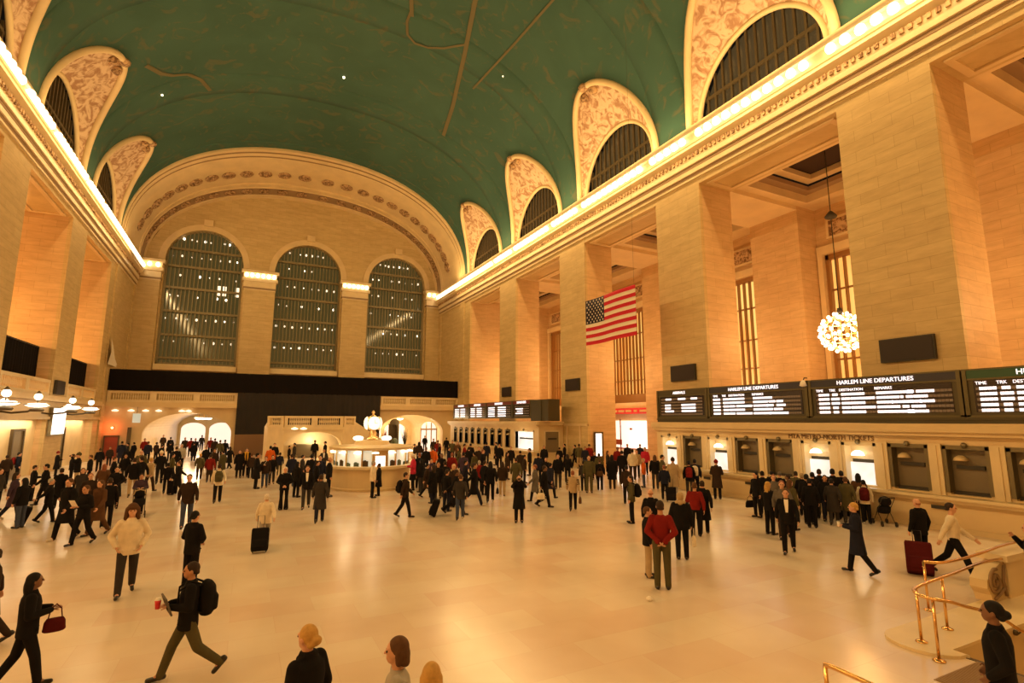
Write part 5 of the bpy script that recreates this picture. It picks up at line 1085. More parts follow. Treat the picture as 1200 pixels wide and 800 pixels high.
# x, y, turn, height, legs, arms, top, colour, lower, colour, hair, colour, carried, label
PEOPLE = [
 (-12.19, 40.96, 0.29, 1.70, 's', 'd', 'jk', 'd', 'tr', 'k', 's', 'd', '-', ''),
 (-12.49, 43.80, -1.29, 1.70, 's', 'd', 'jk', 'n', 'tr', 'k', 's', 'k', 'backpack_r', ''),
 (-8.63, 32.49, -1.31, 1.62, 's', 'f', 'jk', 'k', 'tr', 'k', 's', 'd', '-', ''),
 (-7.75, 30.68, 1.82, 1.80, 'w', 'd', 'jk', 'k', 'tr', 'k', 's', 'k', '-', ''),
 (-11.05, 45.70, -1.33, 1.62, 's', 'f', 'ct', 'k', 'tr', 'k', 'h', 'r', '-', 'person in red knitted hat and dark coat standing by the cream gate recess'),
 (-8.07, 37.18, 1.78, 1.92, 's', 'r', 'jk', 'k', 'tr', 't', 'h', 'v', '-', 'person in striped beanie, black jacket and khaki trousers raising a camera'),
 (-9.03, 40.34, -1.35, 1.70, 's', 'f', 'jk', 'k', 'tr', 'k', 's', 'd', '-', ''),
 (-9.20, 47.89, 0.19, 1.70, 's', 'd', 'jk', 'k', 'tr', 'k', 's', 'd', '-', ''),
 (-7.89, 38.95, 1.77, 1.70, 's', 'd', 'jk', 'k', 'tr', 'k', 's', 'b', 'handbag_k', ''),
 (-9.03, 29.81, -2.06, 1.70, 's', 'd', 'jk', 'g', 'tr', 'k', 's', 'd', '-', ''),
 (-7.72, 27.07, -1.29, 1.74, 'w', 'd', 'ct', 'p', 'tr', 'n', 'l', 'd', '-', ''),
 (-6.29, 25.62, -1.33, 1.59, 'w', 'h', 'jk', 'k', 'tr', 'k', 's', 'lg', 'suitcase_k', 'person with grey hair and black jacket wheeling a black suitcase'),
 (-4.88, 21.81, 2.58, 1.89, 'w', 'd', 'ct', 'k', 'tr', 'k', 's', 'b', '-', 'person in long black coat leading the walkers on the globe-lamp side'),
 (-4.21, 20.71, 2.56, 1.76, 'w', 'f', 'jk', 'k', 'tr', 'k', 's', 'b', 'paper', 'person in black jacket reading a white paper while walking'),
 (-5.19, 25.96, -2.94, 1.70, 'w', 'd', 'jk', 'd', 'tr', 'k', 's', 'r', '-', ''),
 (-4.13, 22.14, 2.54, 1.77, 'w', 'd', 'ct', 'b', 'sk', 'b', 'l', 'b', '-', 'person in brown coat and skirt wearing dark boots'),
 (-9.68, 53.70, -2.96, 1.55, 's', 'd', 'jk', 'd', 'tr', 'k', 's', 'k', '-', ''),
 (-9.21, 55.42, 0.16, 1.92, 's', 'd', 'ct', 'n', 'tr', 'n', 's', 'k', '-', ''),
 (-8.92, 56.26, 1.73, 1.74, 's', 'd', 'jk', 'k', 'tr', 'k', 's', 'k', '-', ''),
 (-8.80, 58.28, 0.94, 1.73, 's', 'd', 'jk', 'k', 'tr', 'k', 's', 'k', 'scarf_w', 'person with a long white scarf beside the red door'),
 (-8.65, 62.88, -3.00, 1.92, 's', 'd', 'jk', 'r', 'tr', 'k', 's', 'd', '-', ''),
 (-7.35, 55.52, 0.13, 1.88, 's', 'd', 'jk', 'n', 'tr', 'k', 's', 'b', '-', ''),
 (-5.42, 38.72, -3.00, 1.92, 's', 'd', 'jk', 'v', 'tr', 'd', 'b', 'k', '-', 'bald person in olive top in the queue before the passage arch'),
 (-4.73, 32.06, 0.15, 1.89, 'w', 'd', 'jk', 'k', 'tr', 't', 's', 'd', '-', 'person in black jacket and tan trousers walking away to the passage'),
 (-4.55, 32.74, 0.92, 1.92, 'w', 'd', 'jk', 'k', 'tr', 'k', 's', 'd', '-', ''),
 (-4.30, 33.98, -0.66, 1.76, 'w', 'd', 'jk', 't', 'tr', 'd', 's', 'y', '-', 'fair-haired person in tan jacket with one arm swung out'),
 (-4.76, 28.22, -2.97, 1.74, 's', 'c', 'ct', 'k', 'tr', 'k', 's', 'k', '-', 'person in black suit with hands clasped, alone beyond the walkers'),
 (-3.59, 26.27, -3.01, 1.57, 's', 'f', 'jk', 'p', 'tr', 'k', 's', 'd', '-', 'person in dark purple jacket pushing a stroller'),
 (-5.76, 31.17, 0.18, 1.70, 'w', 'd', 'jk', 'b', 'tr', 'd', 'l', 'r', '-', ''),
 (-4.30, 37.71, 0.11, 1.92, 'w', 'd', 'jk', 'k', 'tr', 'k', 'h', 'w', '-', 'person in white cap and black coat heading for the passage'),
 (-3.39, 32.81, 0.10, 1.55, 'w', 'd', 'jk', 'k', 'tr', 'k', 's', 'k', 'luggage', ''),
 (-2.82, 31.84, 1.66, 1.68, 'w', 'h', 'ct', 'k', 'tr', 'k', 's', 'b', '-', ''),
 (-4.17, 44.27, 0.09, 1.88, 'w', 'd', 'jk', 'k', 'tr', 'k', 's', 'd', '-', ''),
 (-4.18, 47.79, -3.05, 1.92, 'w', 'd', 'jk', 'lg', 'tr', 'k', 's', 'lg', '-', ''),
 (-1.62, 22.28, -3.07, 1.84, 'w', 'd', 'jk', 'd', 'tr', 'j', 's', 'k', '-', 'person in dark brown jacket and blue jeans striding toward the viewer'),
 (-2.08, 14.49, -3.00, 1.91, 'w', 'p', 'jk', 'w', 'tr', 'g', 'h', 'g', '-', 'person in cream coat and furry hat walking with hands in pockets'),
 (-8.66, 76.25, -3.03, 1.92, 's', 'd', 'jk', 'd', 'tr', 'k', 's', 'd', '-', ''),
 (-7.02, 67.78, 0.10, 1.89, 's', 'd', 'jk', 'k', 'tr', 'k', 's', 'k', '-', ''),
 (-5.50, 65.57, -3.06, 1.92, 'w', 'd', 'jk', 'd', 'tr', 'k', 's', 'b', '-', ''),
 (-4.82, 63.81, 0.08, 1.92, 'w', 'd', 'jk', 'r', 'tr', 'k', 's', 'k', '-', ''),
 (-4.32, 62.20, -3.07, 1.92, 'w', 'd', 'jk', 'k', 'tr', 'k', 's', 'd', '-', ''),
 (-4.54, 74.81, 0.06, 1.92, 'w', 'd', 'jk', 'k', 'tr', 'k', 's', 'k', '-', ''),
 (-3.09, 64.44, -3.09, 1.92, 'w', 'd', 'jk', 'r', 'tr', 'k', 's', 'b', '-', ''),
 (-2.56, 61.37, 0.04, 1.92, 'w', 'd', 'jk', 'd', 'tr', 'd', 's', 'k', '-', ''),
 (-1.91, 56.13, 0.03, 1.92, 'w', 'd', 'jk', 'v', 'tr', 'k', 's', 'd', '-', ''),
 (-1.53, 56.83, 0.03, 1.92, 'w', 'd', 'jk', 'k', 'tr', 'n', 's', 'k', '-', ''),
 (-2.37, 39.26, 0.06, 1.64, 'w', 'd', 'jk', 'v', 'tr', 'd', 's', 'y', '-', 'fair person in olive jacket walking alone into the passage'),
 (-1.71, 37.41, 0.05, 1.67, 'w', 'd', 'jk', 'r', 'sk', 'd', 's', 'd', '-', 'person in bright red jacket and dark skirt near the passage mouth'),
 (-0.90, 28.15, 0.03, 1.75, 'w', 'h', 'jk', 'w', 'tr', 'k', 's', 'd', 'backpack_v', 'person in white jacket with olive backpack wheeling a small black case'),
 (-0.15, 39.23, -3.14, 1.80, 's', 'd', 'ct', 'k', 'tr', 'k', 's', 'k', '-', ''),
 (0.25, 39.73, -3.15, 1.88, 's', 'd', 'jk', 'k', 'tr', 'k', 's', 'd', 'scarf_y', 'person with a yellow scarf standing by the brown hoarding'),
 (0.55, 38.85, -0.01, 1.55, 's', 'd', 'jk', 'd', 'tr', 'k', 's', 'b', '-', ''),
 (0.76, 32.82, -1.59, 1.92, 's', 'f', 'ct', 'k', 'tr', 'k', 's', 'k', 'paper', 'person in black coat reading a white leaflet near the brown hoarding'),
 (1.76, 41.43, -0.04, 1.92, 's', 'd', 'jk', 'o', 'tr', 'k', 's', 'k', '-', 'person in orange jacket standing before the stair landing'),
 (2.25, 46.42, -3.19, 1.92, 's', 'd', 'jk', 'k', 'tr', 'k', 's', 'd', '-', ''),
 (2.31, 39.88, -0.06, 1.55, 'w', 'd', 'jk', 'n', 'tr', 'v', 's', 'k', '-', ''),
 (1.69, 24.82, -3.21, 1.76, 's', 'c', 'jk', 'k', 'bl', 'k', 's', 'w', '-', 'white-haired person in black jacket and wide black trousers'),
 (0.75, 17.90, -0.04, 1.55, 'w', 'h', 'jk', 'w', 'tr', 'lg', 's', 'w', 'suitcase_k', 'white-haired person in cream jacket wheeling a tall black suitcase'),
 (-0.87, 14.34, -0.72, 1.68, 's', 'c', 'jk', 'k', 'tr', 'k', 's', 'k', '-', 'person in black overcoat seen from behind, just beyond the backpacker'),
 (3.49, 48.44, -1.64, 1.61, 's', 'd', 'jk', 'k', 'tr', 'k', 's', 'k', '-', ''),
 (3.94, 49.18, 1.49, 1.79, 's', 'd', 'jk', 'g', 'tr', 'k', 's', 'k', '-', ''),
 (2.56, 33.04, -0.08, 1.81, 's', 'd', 'jk', 'n', 'tr', 'j', 's', 'd', '-', 'person in navy jacket and jeans facing the stair landing'),
 (5.83, 51.36, -3.25, 1.92, 's', 'd', 'jk', 'k', 'tr', 'd', 's', 'd', '-', ''),
 (6.42, 48.99, 1.44, 1.90, 's', 'd', 'jk', 'k', 'tr', 'k', 's', 'k', '-', ''),
 (2.56, 24.64, -3.25, 1.81, 'w', 'd', 'jk', 'k', 'tr', 'g', 's', 'b', 'tie', 'person in open black jacket with white shirt and grey trousers'),
 (3.36, 30.63, -0.11, 1.92, 's', 'd', 'jk', 'k', 'tr', 'k', 's', 'k', '-', ''),
 (3.64, 29.39, -3.26, 1.92, 's', 'd', 'jk', 'n', 'tr', 'k', 's', 'k', '-', ''),
 (5.19, 40.03, -3.27, 1.70, 's', 'd', 'jk', 'g', 'tr', 'k', 's', 'd', 'tie', 'person in shirt and tie in the group before the round booth'),
 (3.91, 27.90, -1.71, 1.92, 's', 'd', 'jk', 'k', 'tr', 'k', 'b', 'b', '-', 'balding person in black leather jacket beside the round booth'),
 (2.70, 21.20, -0.13, 1.75, 'w', 'd', 'ct', 'g', 'tr', 'n', 's', 'd', '-', 'broad person in dark grey coat walking to the round booth'),
 (5.79, 26.60, -1.79, 1.75, 's', 'd', 'jk', 'w', 'tr', 'k', 's', 'lg', '-', 'person in cream jacket standing before the round booth counter'),
 (6.21, 27.17, 1.35, 1.58, 's', 'd', 'ct', 'k', 'tr', 'k', 's', 'd', '-', ''),
 (5.82, 20.82, -1.84, 1.72, 'w', 'd', 'jk', 'd', 'tr', 'k', 's', 'd', 'backpack_k', 'person with black backpack and white scarf striding past the round booth'),
 (8.34, 28.45, 1.29, 1.92, 's', 'f', 'jk', 'R', 'sk', 'k', 's', 'w', '-', 'white-haired person in bright pink red jacket leaning on the round booth'),
 (13.34, 43.93, -0.29, 1.92, 's', 'd', 'jk', 'd', 'tr', 'k', 'l', 'k', '-', ''),
 (19.71, 62.61, -3.45, 1.92, 'w', 'd', 'jk', 'k', 'tr', 'k', 's', 'k', '-', ''),
 (17.24, 51.83, -3.46, 1.92, 'w', 'd', 'jk', 'd', 'tr', 'k', 's', 'd', '-', ''),
 (16.30, 47.71, -0.33, 1.92, 'w', 'd', 'jk', 'r', 'tr', 'k', 's', 'b', '-', ''),
 (19.54, 54.41, -0.34, 1.92, 'w', 'd', 'jk', 'k', 'tr', 'k', 's', 'k', '-', ''),
 (17.38, 46.72, -3.50, 1.92, 'w', 'd', 'jk', 'v', 'tr', 'k', 's', 'd', '-', ''),
 (16.71, 43.64, -3.51, 1.92, 'w', 'd', 'jk', 'b', 'tr', 'k', 'l', 'b', '-', ''),
 (15.60, 39.19, -1.95, 1.92, 'w', 'd', 'jk', 'r', 'tr', 'k', 's', 'k', '-', ''),
 (16.31, 39.68, -0.39, 1.92, 'w', 'd', 'jk', 'k', 'tr', 'k', 's', 'k', '-', ''),
 (11.92, 35.90, -0.32, 1.92, 'w', 'd', 'jk', 'o', 'tr', 'k', 's', 'd', '-', 'person in orange yellow jacket deep in the crowd behind the round booth'),
 (8.91, 29.20, -0.30, 1.92, 's', 'd', 'ct', 'k', 'tr', 'k', 's', 'r', '-', ''),
 (11.33, 35.66, -3.45, 1.92, 's', 'd', 'jk', 'k', 'tr', 'k', 's', 'd', '-', ''),
 (9.27, 28.15, -3.46, 1.68, 'w', 'd', 'jk', 'p', 'tr', 't', 's', 'd', '-', 'person in purple jumper among the dark coats past the booth'),
 (8.19, 25.50, -1.88, 1.63, 'w', 'd', 'ct', 'd', 'tr', 'k', 's', 'k', '-', ''),
 (8.50, 24.72, -3.47, 1.76, 'w', 'd', 'jk', 'k', 'tr', 'g', 's', 'b', '-', ''),
 (9.08, 25.38, -0.34, 1.74, 'w', 'd', 'jk', 'k', 'tr', 'k', 's', 'd', '-', ''),
 (10.53, 30.07, -3.48, 1.81, 'w', 'd', 'jk', 'k', 'tr', 'k', 's', 'k', '-', ''),
 (11.22, 30.20, -0.36, 1.84, 'w', 'd', 'jk', 'r', 'tr', 'k', 's', 'r', '-', 'person in red jacket half hidden behind the suitcase puller'),
 (8.54, 22.72, -3.50, 1.82, 'w', 'd', 'jk', 'd', 'tr', 'k', 'd', 't', '-', ''),
 (11.55, 29.15, -0.38, 1.92, 'w', 'd', 'jk', 'p', 'tr', 'n', 's', 'k', '-', ''),
 (10.57, 26.38, -1.95, 1.66, 'w', 'd', 'jk', 'n', 'tr', 'k', 's', 'k', '-', ''),
 (7.81, 20.47, -1.94, 1.81, 'W', 'h', 'ct', 'k', 'tr', 'k', 's', 'd', 'suitcase_k2', 'person in long black coat leaning forward and dragging a black case'),
 (9.37, 22.31, -1.97, 1.90, 'W', 'h', 'ct', 'k', 'tr', 'n', 's', 'd', 'luggage2', ''),
 (14.19, 34.81, -0.39, 1.92, 'w', 'd', 'jk', 'k', 'tr', 'k', 's', 'k', '-', ''),
 (14.95, 34.80, -3.55, 1.92, 'w', 'd', 'jk', 'd', 'tr', 'k', 's', 'b', '-', ''),
 (13.73, 31.36, -1.98, 1.92, 'w', 'd', 'jk', 'k', 'tr', 'k', 's', 'r', '-', ''),
 (18.29, 40.97, -0.42, 1.92, 's', 'd', 'jk', 'n', 'tr', 'k', 's', 'k', '-', ''),
 (19.14, 40.92, 1.13, 1.92, 's', 'd', 'ct', 'k', 'tr', 'k', 's', 'k', '-', ''),
 (17.87, 37.56, -3.59, 1.92, 's', 'd', 'jk', 'k', 'tr', 'k', 's', 'd', '-', ''),
 (10.43, 22.89, -0.43, 1.86, 'w', 'd', 'jk', 'k', 'tr', 'k', 'l', 'k', 'bag_k', 'person with long dark hair and white-hemmed black jacket'),
 (11.22, 26.06, -0.41, 1.66, 'w', 'd', 'jk', 'r', 'tr', 'k', 's', 'lg', '-', 'grey-haired person in red jacket between two dark coats'),
 (11.78, 24.40, -0.45, 1.67, 's', 'd', 'jk', 'd', 'tr', 't', 'l', 'd', '-', 'person with long brown hair, dark jacket and tan trousers'),
 (13.13, 25.51, -0.48, 1.78, 'w', 'd', 'ct', 'v', 'tr', 'd', 's', 'd', '-', ''),
 (17.95, 35.75, -3.61, 1.81, 's', 'd', 'jk', 'k', 'tr', 'd', 's', 'r', 'bag_k', ''),
 (16.42, 31.31, -0.48, 1.76, 's', 'd', 'ct', 'd', 'tr', 'k', 's', 'd', '-', ''),
 (9.35, 17.93, -3.62, 1.73, 's', 'r', 'ct', 'k', 'tr', 'k', 's', 'd', '-', 'person in black coat photographing toward the viewer from the open floor'),
 (17.76, 32.46, 1.07, 1.84, 's', 'd', 'jk', 'k', 'tr', 'k', 's', 'd', '-', ''),
 (20.90, 35.86, -3.67, 1.81, 's', 'd', 'ct', 'k', 'tr', 'k', 'l', 'k', '-', 'person with long black hair by the bright ticket window'),
 (12.31, 21.98, 1.06, 1.71, 'w', 'd', 'ct', 'm', 'tr', 'k', 's', 'r', '-', ''),
 (11.97, 20.52, -2.10, 1.79, 'w', 'd', 'ct', 'k', 'tr', 'k', 's', 'd', 'bag_w', 'person in black coat swinging a white carrier bag'),
 (15.67, 26.69, -3.67, 1.63, 's', 'd', 'jk', 'k', 'tr', 'k', 's', 'd', '-', ''),
 (15.70, 25.42, -3.70, 1.89, 's', 'd', 'jk', 'k', 'tr', 'g', 's', 'b', '-', 'person in black jacket and grey trousers facing the viewer near the flag pier'),
 (22.76, 36.60, -0.56, 1.61, 's', 'd', 'jk', 'k', 'tr', 'k', 's', 'd', '-', ''),
 (23.95, 37.71, 1.00, 1.82, 's', 'd', 'jk', 'k', 'tr', 'k', 's', 'k', '-', ''),
 (16.09, 28.32, -0.52, 1.77, 's', 'd', 'jk', 'n', 'tr', 'k', 's', 'k', '-', ''),
 (15.34, 28.68, -2.06, 1.67, 's', 'd', 'jk', 'd', 'tr', 'k', 's', 'k', '-', ''),
 (24.00, 36.25, 0.99, 1.81, 'w', 'd', 'jk', 'k', 'tr', 'k', 's', 'd', 'bag_k2', ''),
 (23.94, 35.54, -0.59, 1.90, 's', 'd', 'jk', 'v', 'tr', 't', 's', 'd', '-', ''),
 (23.75, 34.44, -3.75, 1.74, 's', 'd', 'jk', 'n', 'tr', 'j', 's', 'k', '-', ''),
 (24.37, 34.76, -0.61, 1.92, 's', 'd', 'jk', 'r', 'tr', 'k', 's', 'd', '-', ''),
 (16.58, 24.21, -0.60, 1.57, 's', 'd', 'jk', 'g', 'tr', 'k', 's', 'k', 'backpack_g', 'person with grey green backpack standing in the thin of the crowd'),
 (16.45, 23.52, -3.75, 1.92, 's', 'd', 'jk', 'v', 'tr', 'v', 's', 'd', '-', ''),
 (20.28, 28.34, -3.76, 1.77, 's', 'd', 'jk', 'k', 'tr', 'k', 's', 'b', '-', ''),
 (19.96, 27.44, -0.63, 1.72, 's', 'd', 'jk', 'v', 'tr', 'k', 's', 'k', '-', ''),
 (17.58, 24.11, -0.63, 1.64, 's', 'd', 'jk', 'k', 'tr', 'k', 's', 'b', 'satchel', 'person in black jacket with a brown satchel across the back'),
 (12.61, 19.24, -0.58, 1.65, 'w', 'd', 'jk', 't', 'tr', 'k', 's', 'r', 'bag_r', 'red-haired person in tan vest with striped sleeves walking away'),
 (18.41, 24.11, -0.65, 1.85, 's', 'd', 'ct', 'k', 'tr', 'd', 'l', 'k', '-', 'person with long black hair and long black coat near the shop'),
 (23.48, 30.07, -3.80, 1.92, 's', 'd', 'jk', 'r', 'tr', 'k', 's', 'k', '-', 'person in red vest before the bright shop'),
 (20.82, 26.26, -0.67, 1.92, 's', 'd', 'jk', 'k', 'tr', 'k', 's', 'k', '-', ''),
 (22.48, 27.28, -0.69, 1.92, 's', 'd', 'jk', 'w', 'tr', 'd', 's', 'k', '-', 'person in white shirt standing at the bright shop'),
 (23.39, 27.95, -3.84, 1.82, 's', 'd', 'jk', 't', 'tr', 'k', 's', 'b', '-', ''),
 (25.39, 29.43, -3.85, 1.88, 's', 'd', 'jk', 'R', 'tr', 'k', 's', 'k', '-', 'person in pink red top at the shop counter'),
 (20.49, 23.92, 0.86, 1.61, 's', 'd', 'jk', 'o', 'tr', 'j', 's', 't', '-', 'person in orange tan jacket and grey jeans beside the ticket counter'),
 (15.85, 19.68, -0.68, 1.71, 's', 'd', 'jk', 'd', 'tr', 'k', 's', 'k', '-', ''),
 (13.03, 15.94, 0.89, 1.72, 's', 'd', 'jk', 'v', 'tr', 'k', 's', 'd', 'backpack_k2', 'person in olive jacket with big black backpack standing alone'),
 (20.45, 22.33, -2.31, 1.90, 's', 'f', 'jk', 'v', 'tr', 'k', 's', 'k', '-', ''),
 (19.14, 20.16, -0.76, 1.92, 's', 'd', 'ct', 't', 'tr', 'lg', 'h', 'd', '-', 'person in brown hat and tan coat queueing at the first lit ticket window'),
 (18.33, 19.92, -0.74, 1.61, 's', 'd', 'jk', 'n', 'tr', 'k', 's', 'r', 'luggage3', ''),
 (20.03, 19.99, -0.79, 1.75, 's', 'd', 'jk', 'k', 'tr', 'g', 's', 'k', 'backpack_r2', 'person with red backpack at the second ticket window'),
 (20.68, 20.23, -0.80, 1.80, 's', 'd', 'jk', 'n', 'tr', 'k', 's', 'k', 'backpack_w', 'person with cream backpack beside the red backpack'),
 (20.75, 18.91, -0.83, 1.85, 's', 'f', 'ct', 'd', 'tr', 'k', 'h', 'r', 'bag_k', 'person in red cap leaning on the ticket counter alone'),
 (11.24, 12.84, -0.72, 1.67, 's', 'd', 'jk', 'k', 'tr', 'k', 'b', 'r', '-', 'bald person in black jacket just beyond the red jumper'),
 (9.01, 10.45, -2.28, 1.64, 's', 'd', 'jk', 'k', 'tr', 't', 's', 'b', '-', 'person in black top with bare arm hidden behind the red jumper'),
 (8.67, 9.60, -0.73, 1.92, 's', 'b', 'sw', 'r', 'tr', 'v', 's', 'd', '-', 'person in red jumper and olive trousers with hands clasped behind'),
 (10.97, 11.33, -0.77, 1.77, 's', 'd', 'pf', 'k', 'tr', 'k', 'd', 't', 'bag_w2', 'person in black padded coat with fur hood'),
 (13.34, 13.11, -0.79, 1.76, 'w', 'd', 'sw', 'r', 'tr', 'k', 's', 'b', '-', 'person in red jumper walking toward the ticket windows'),
 (13.94, 13.35, -0.81, 1.76, 'w', 'd', 'ct', 'k', 'tr', 'k', 's', 'd', '-', ''),
 (18.28, 14.70, 1.46, 1.73, 's', 'd', 'jk', 'k', 'tr', 'k', 'l', 'k', 'bag_s', 'person in black hooded jacket with white-striped bag'),
 (15.93, 12.36, -1.70, 1.71, 's', 'd', 'jk', 'k', 'tr', 'k', 'l', 'y', '-', ''),
 (18.33, 13.95, -4.06, 1.70, 's', 'd', 'jk', 'm', 'tr', 't', 's', 'r', '-', ''),
 (15.82, 11.75, -4.07, 1.83, 'w', 'd', 'jk', 'm', 'tr', 'd', 's', 'r', '-', ''),
 (14.21, 10.45, -4.08, 1.81, 'w', 'd', 'jk', 'k', 'tr', 'k', 's', 'b', 'tie', 'person in black jacket and dark trousers walking from the ticket queue'),
 (20.84, 15.93, -0.92, 1.56, 's', 'd', 'jk', 'k', 'tr', 'k', 's', 'k', '-', ''),
 (20.42, 15.24, -0.93, 1.59, 's', 'd', 'jk', 'k', 'tr', 'k', 'h', 'm', '-', ''),
 (19.61, 14.26, 0.63, 1.62, 's', 'd', 'jk', 'k', 'tr', 'k', 's', 'd', '-', ''),
 (20.72, 14.70, -0.95, 1.66, 's', 'd', 'jk', 'v', 'tr', 't', 's', 'd', '-', ''),
 (20.32, 14.16, -0.96, 1.65, 's', 'd', 'jk', 'k', 'tr', 'k', 's', 't', '-', ''),
 (18.80, 12.92, -0.97, 1.79, 's', 'd', 'ct', 'k', 'tr', 'k', 's', 'k', 'bag_k3', ''),
 (20.09, 13.55, -0.98, 1.75, 's', 'd', 'jk', 'k', 'tr', 'k', 's', 'k', '-', ''),
 (20.89, 13.79, -0.99, 1.82, 's', 'd', 'ct', 'k', 'tr', 'k', 's', 'd', '-', ''),
 (20.62, 13.07, -1.01, 1.90, 's', 'd', 'ct', 'k', 'tr', 'k', 's', 'k', '-', ''),
 (19.54, 12.46, -1.00, 1.65, 'w', 'd', 'ct', 'g', 'tr', 'g', 's', 'k', '-', 'person in dark grey coat at the back of the ticket queue'),
 (21.28, 13.14, -1.02, 1.79, 's', 'd', 'ct', 'k', 'tr', 'k', 's', 'k', '-', ''),
 (21.23, 12.47, -1.04, 1.75, 's', 'd', 'jk', 'b', 'tr', 'k', 'l', 'k', '-', ''),
 (20.78, 12.03, -1.05, 1.57, 's', 'd', 'jk', 'w', 'tr', 'k', 's', 'k', 'backpack_r3', 'person in white jacket with dark red backpack beside the stroller'),
 (13.91, 8.34, 0.54, 1.72, 'w', 'f', 'ct', 'n', 'tr', 'k', 's', 'y', 'cup', 'fair-haired person in navy coat carrying a white cup'),
 (16.23, 8.05, -0.32, 1.70, 's', 'd', 'jk', 'k', 'tr', 'k', 'b', 'r', '-', 'bald person in black jacket behind the dark red suitcase'),
 (15.76, 7.10, -2.72, 1.79, 'W', 'd', 'sw', 'w', 'tr', 'k', 's', 'd', '-', 'person in cream hooded jumper striding past the parapet'),
 (14.44, 5.16, 0.34, 1.70, 's', 'o', 'jk', 'k', 'tr', 'k', 's', 'd', '-', 'person at the very edge with raised hands beyond the parapet'),
 (-2.58, 10.30, -1.33, 1.55, 'w', 'f', 'jk', 'k', 'tr', 'k', 'l', 'k', 'handbag_r', 'person in black coat and full black hair carrying a red brown handbag'),
 (-3.69, 12.47, 1.86, 1.55, 'w', 'd', 'ct', 'd', 'tr', 'd', 's', 'd', '-', 'person in brown coat cut by the frame edge'),
 (-0.55, 9.56, 1.63, 1.67, 'W', 'f', 'jk', 'k', 'tr', 'v', 's', 'd', 'backpack_k3', 'person with black backpack and rolled olive trousers holding a laptop'),
 (0.72, 5.95, 0.67, 1.70, 's', 'd', 'ct', 'k', 'tr', 'k', 'n', 'y', '-', 'person with fair pinned-up hair and black coat, back turned'),
 (1.45, 5.26, 1.30, 1.70, 's', 'f', 'sw', 'lg', 'tr', 'd', 'o', 'b', '-', 'person with brown bob and grey hooded top eating'),
 (1.56, 4.60, -0.33, 1.70, 's', 'd', 'jk', 'g', 'tr', 'k', 'l', 'y', '-', 'person with long fair hair seen from above at the lower edge'),
 (7.87, 3.24, 0.39, 1.70, 'w', 'p', 'jk', 'k', 'tr', 'v', 'n', 'k', '-', 'person in black jacket climbing the steps beside the brass rail'),
 (15.34, 44.47, -1.90, 1.70, 's', 'd', 'ct', 'k', 'tr', 'k', 'l', 'b', '-', ''),
 (14.07, 38.60, -1.92, 1.70, 's', 'd', 'jk', 'n', 'tr', 'k', 's', 'k', '-', ''),
 (14.78, 38.28, 1.20, 1.70, 'w', 'd', 'ct', 'v', 'tr', 'g', 'l', 'k', '-', ''),
 (13.40, 31.92, 0.39, 1.70, 's', 'd', 'jk', 'v', 'tr', 'g', 's', 'k', '-', ''),
 (11.05, 24.97, -1.20, 1.70, 's', 'd', 'ct', 'k', 'tr', 'k', 's', 'd', '-', ''),
 (15.25, 30.93, -2.03, 1.70, 's', 'd', 'ct', 'd', 'tr', 'j', 'l', 'd', '-', ''),
 (13.52, 22.60, -1.32, 1.70, 'w', 'd', 'ct', 'n', 'tr', 'k', 's', 'k', '-', ''),
 (17.87, 27.81, -0.57, 1.70, 's', 'd', 'jk', 'k', 'tr', 'k', 'l', 'd', '-', ''),
 (22.38, 29.75, -2.22, 1.70, 's', 'd', 'jk', 'g', 'tr', 'n', 'l', 'b', '-', ''),
 (27.75, 34.26, -3.82, 1.88, 's', 'd', 'ct', 'k', 'tr', 'k', 's', 'd', '-', ''),
 (-6.34, 36.62, -1.40, 1.70, 'w', 'd', 'ct', 'k', 'tr', 'j', 's', 'b', '-', ''),
 (-6.23, 39.03, -2.98, 1.70, 's', 'd', 'jk', 'k', 'tr', 'g', 'l', 'k', '-', ''),
 (-7.10, 58.42, -0.66, 1.70, 's', 'd', 'jk', 'd', 'tr', 'k', 's', 'd', '-', ''),
 (-5.98, 52.31, -0.67, 1.70, 's', 'd', 'jk', 'k', 'tr', 'k', 's', 'd', '-', ''),
 (-3.82, 38.82, -1.47, 1.70, 'w', 'd', 'jk', 'v', 'tr', 'k', 's', 'k', '-', ''),
 (-4.03, 57.05, 0.07, 1.70, 's', 'd', 'jk', 'k', 'tr', 'n', 's', 'k', '-', ''),
 (-2.53, 47.61, -3.09, 1.70, 's', 'd', 'ct', 'k', 'tr', 'k', 's', 'd', '-', ''),
 (-1.76, 43.22, -3.10, 1.70, 's', 'd', 'jk', 'd', 'tr', 'g', 'l', 'b', '-', ''),
 (-1.15, 40.62, 0.81, 1.70, 's', 'd', 'ct', 'v', 'tr', 'k', 's', 'd', '-', ''),
 (-0.88, 46.86, 0.80, 1.70, 'w', 'd', 'ct', 'k', 'tr', 'k', 'l', 'd', '-', ''),
 (-6.05, 28.83, -2.93, 1.70, 'w', 'd', 'ct', 'g', 'tr', 'k', 'l', 'b', '-', ''),
 (-4.11, 23.42, 0.17, 1.70, 's', 'd', 'jk', 'k', 'tr', 'k', 's', 'd', '-', ''),
 (-6.79, 24.71, 1.05, 1.70, 's', 'd', 'jk', 'k', 'tr', 'j', 'l', 'k', '-', ''),
 (-6.86, 29.22, 0.23, 1.70, 'w', 'd', 'ct', 'k', 'tr', 'k', 's', 'd', '-', ''),
 (3.20, 33.77, -1.67, 1.70, 's', 'd', 'ct', 'g', 'tr', 'k', 's', 'k', '-', ''),
 (2.47, 28.42, -0.87, 1.70, 's', 'd', 'jk', 'k', 'tr', 'k', 'l', 'k', '-', ''),
 (3.41, 28.58, -1.69, 1.70, 's', 'd', 'ct', 'k', 'tr', 'k', 's', 'd', '-', ''),
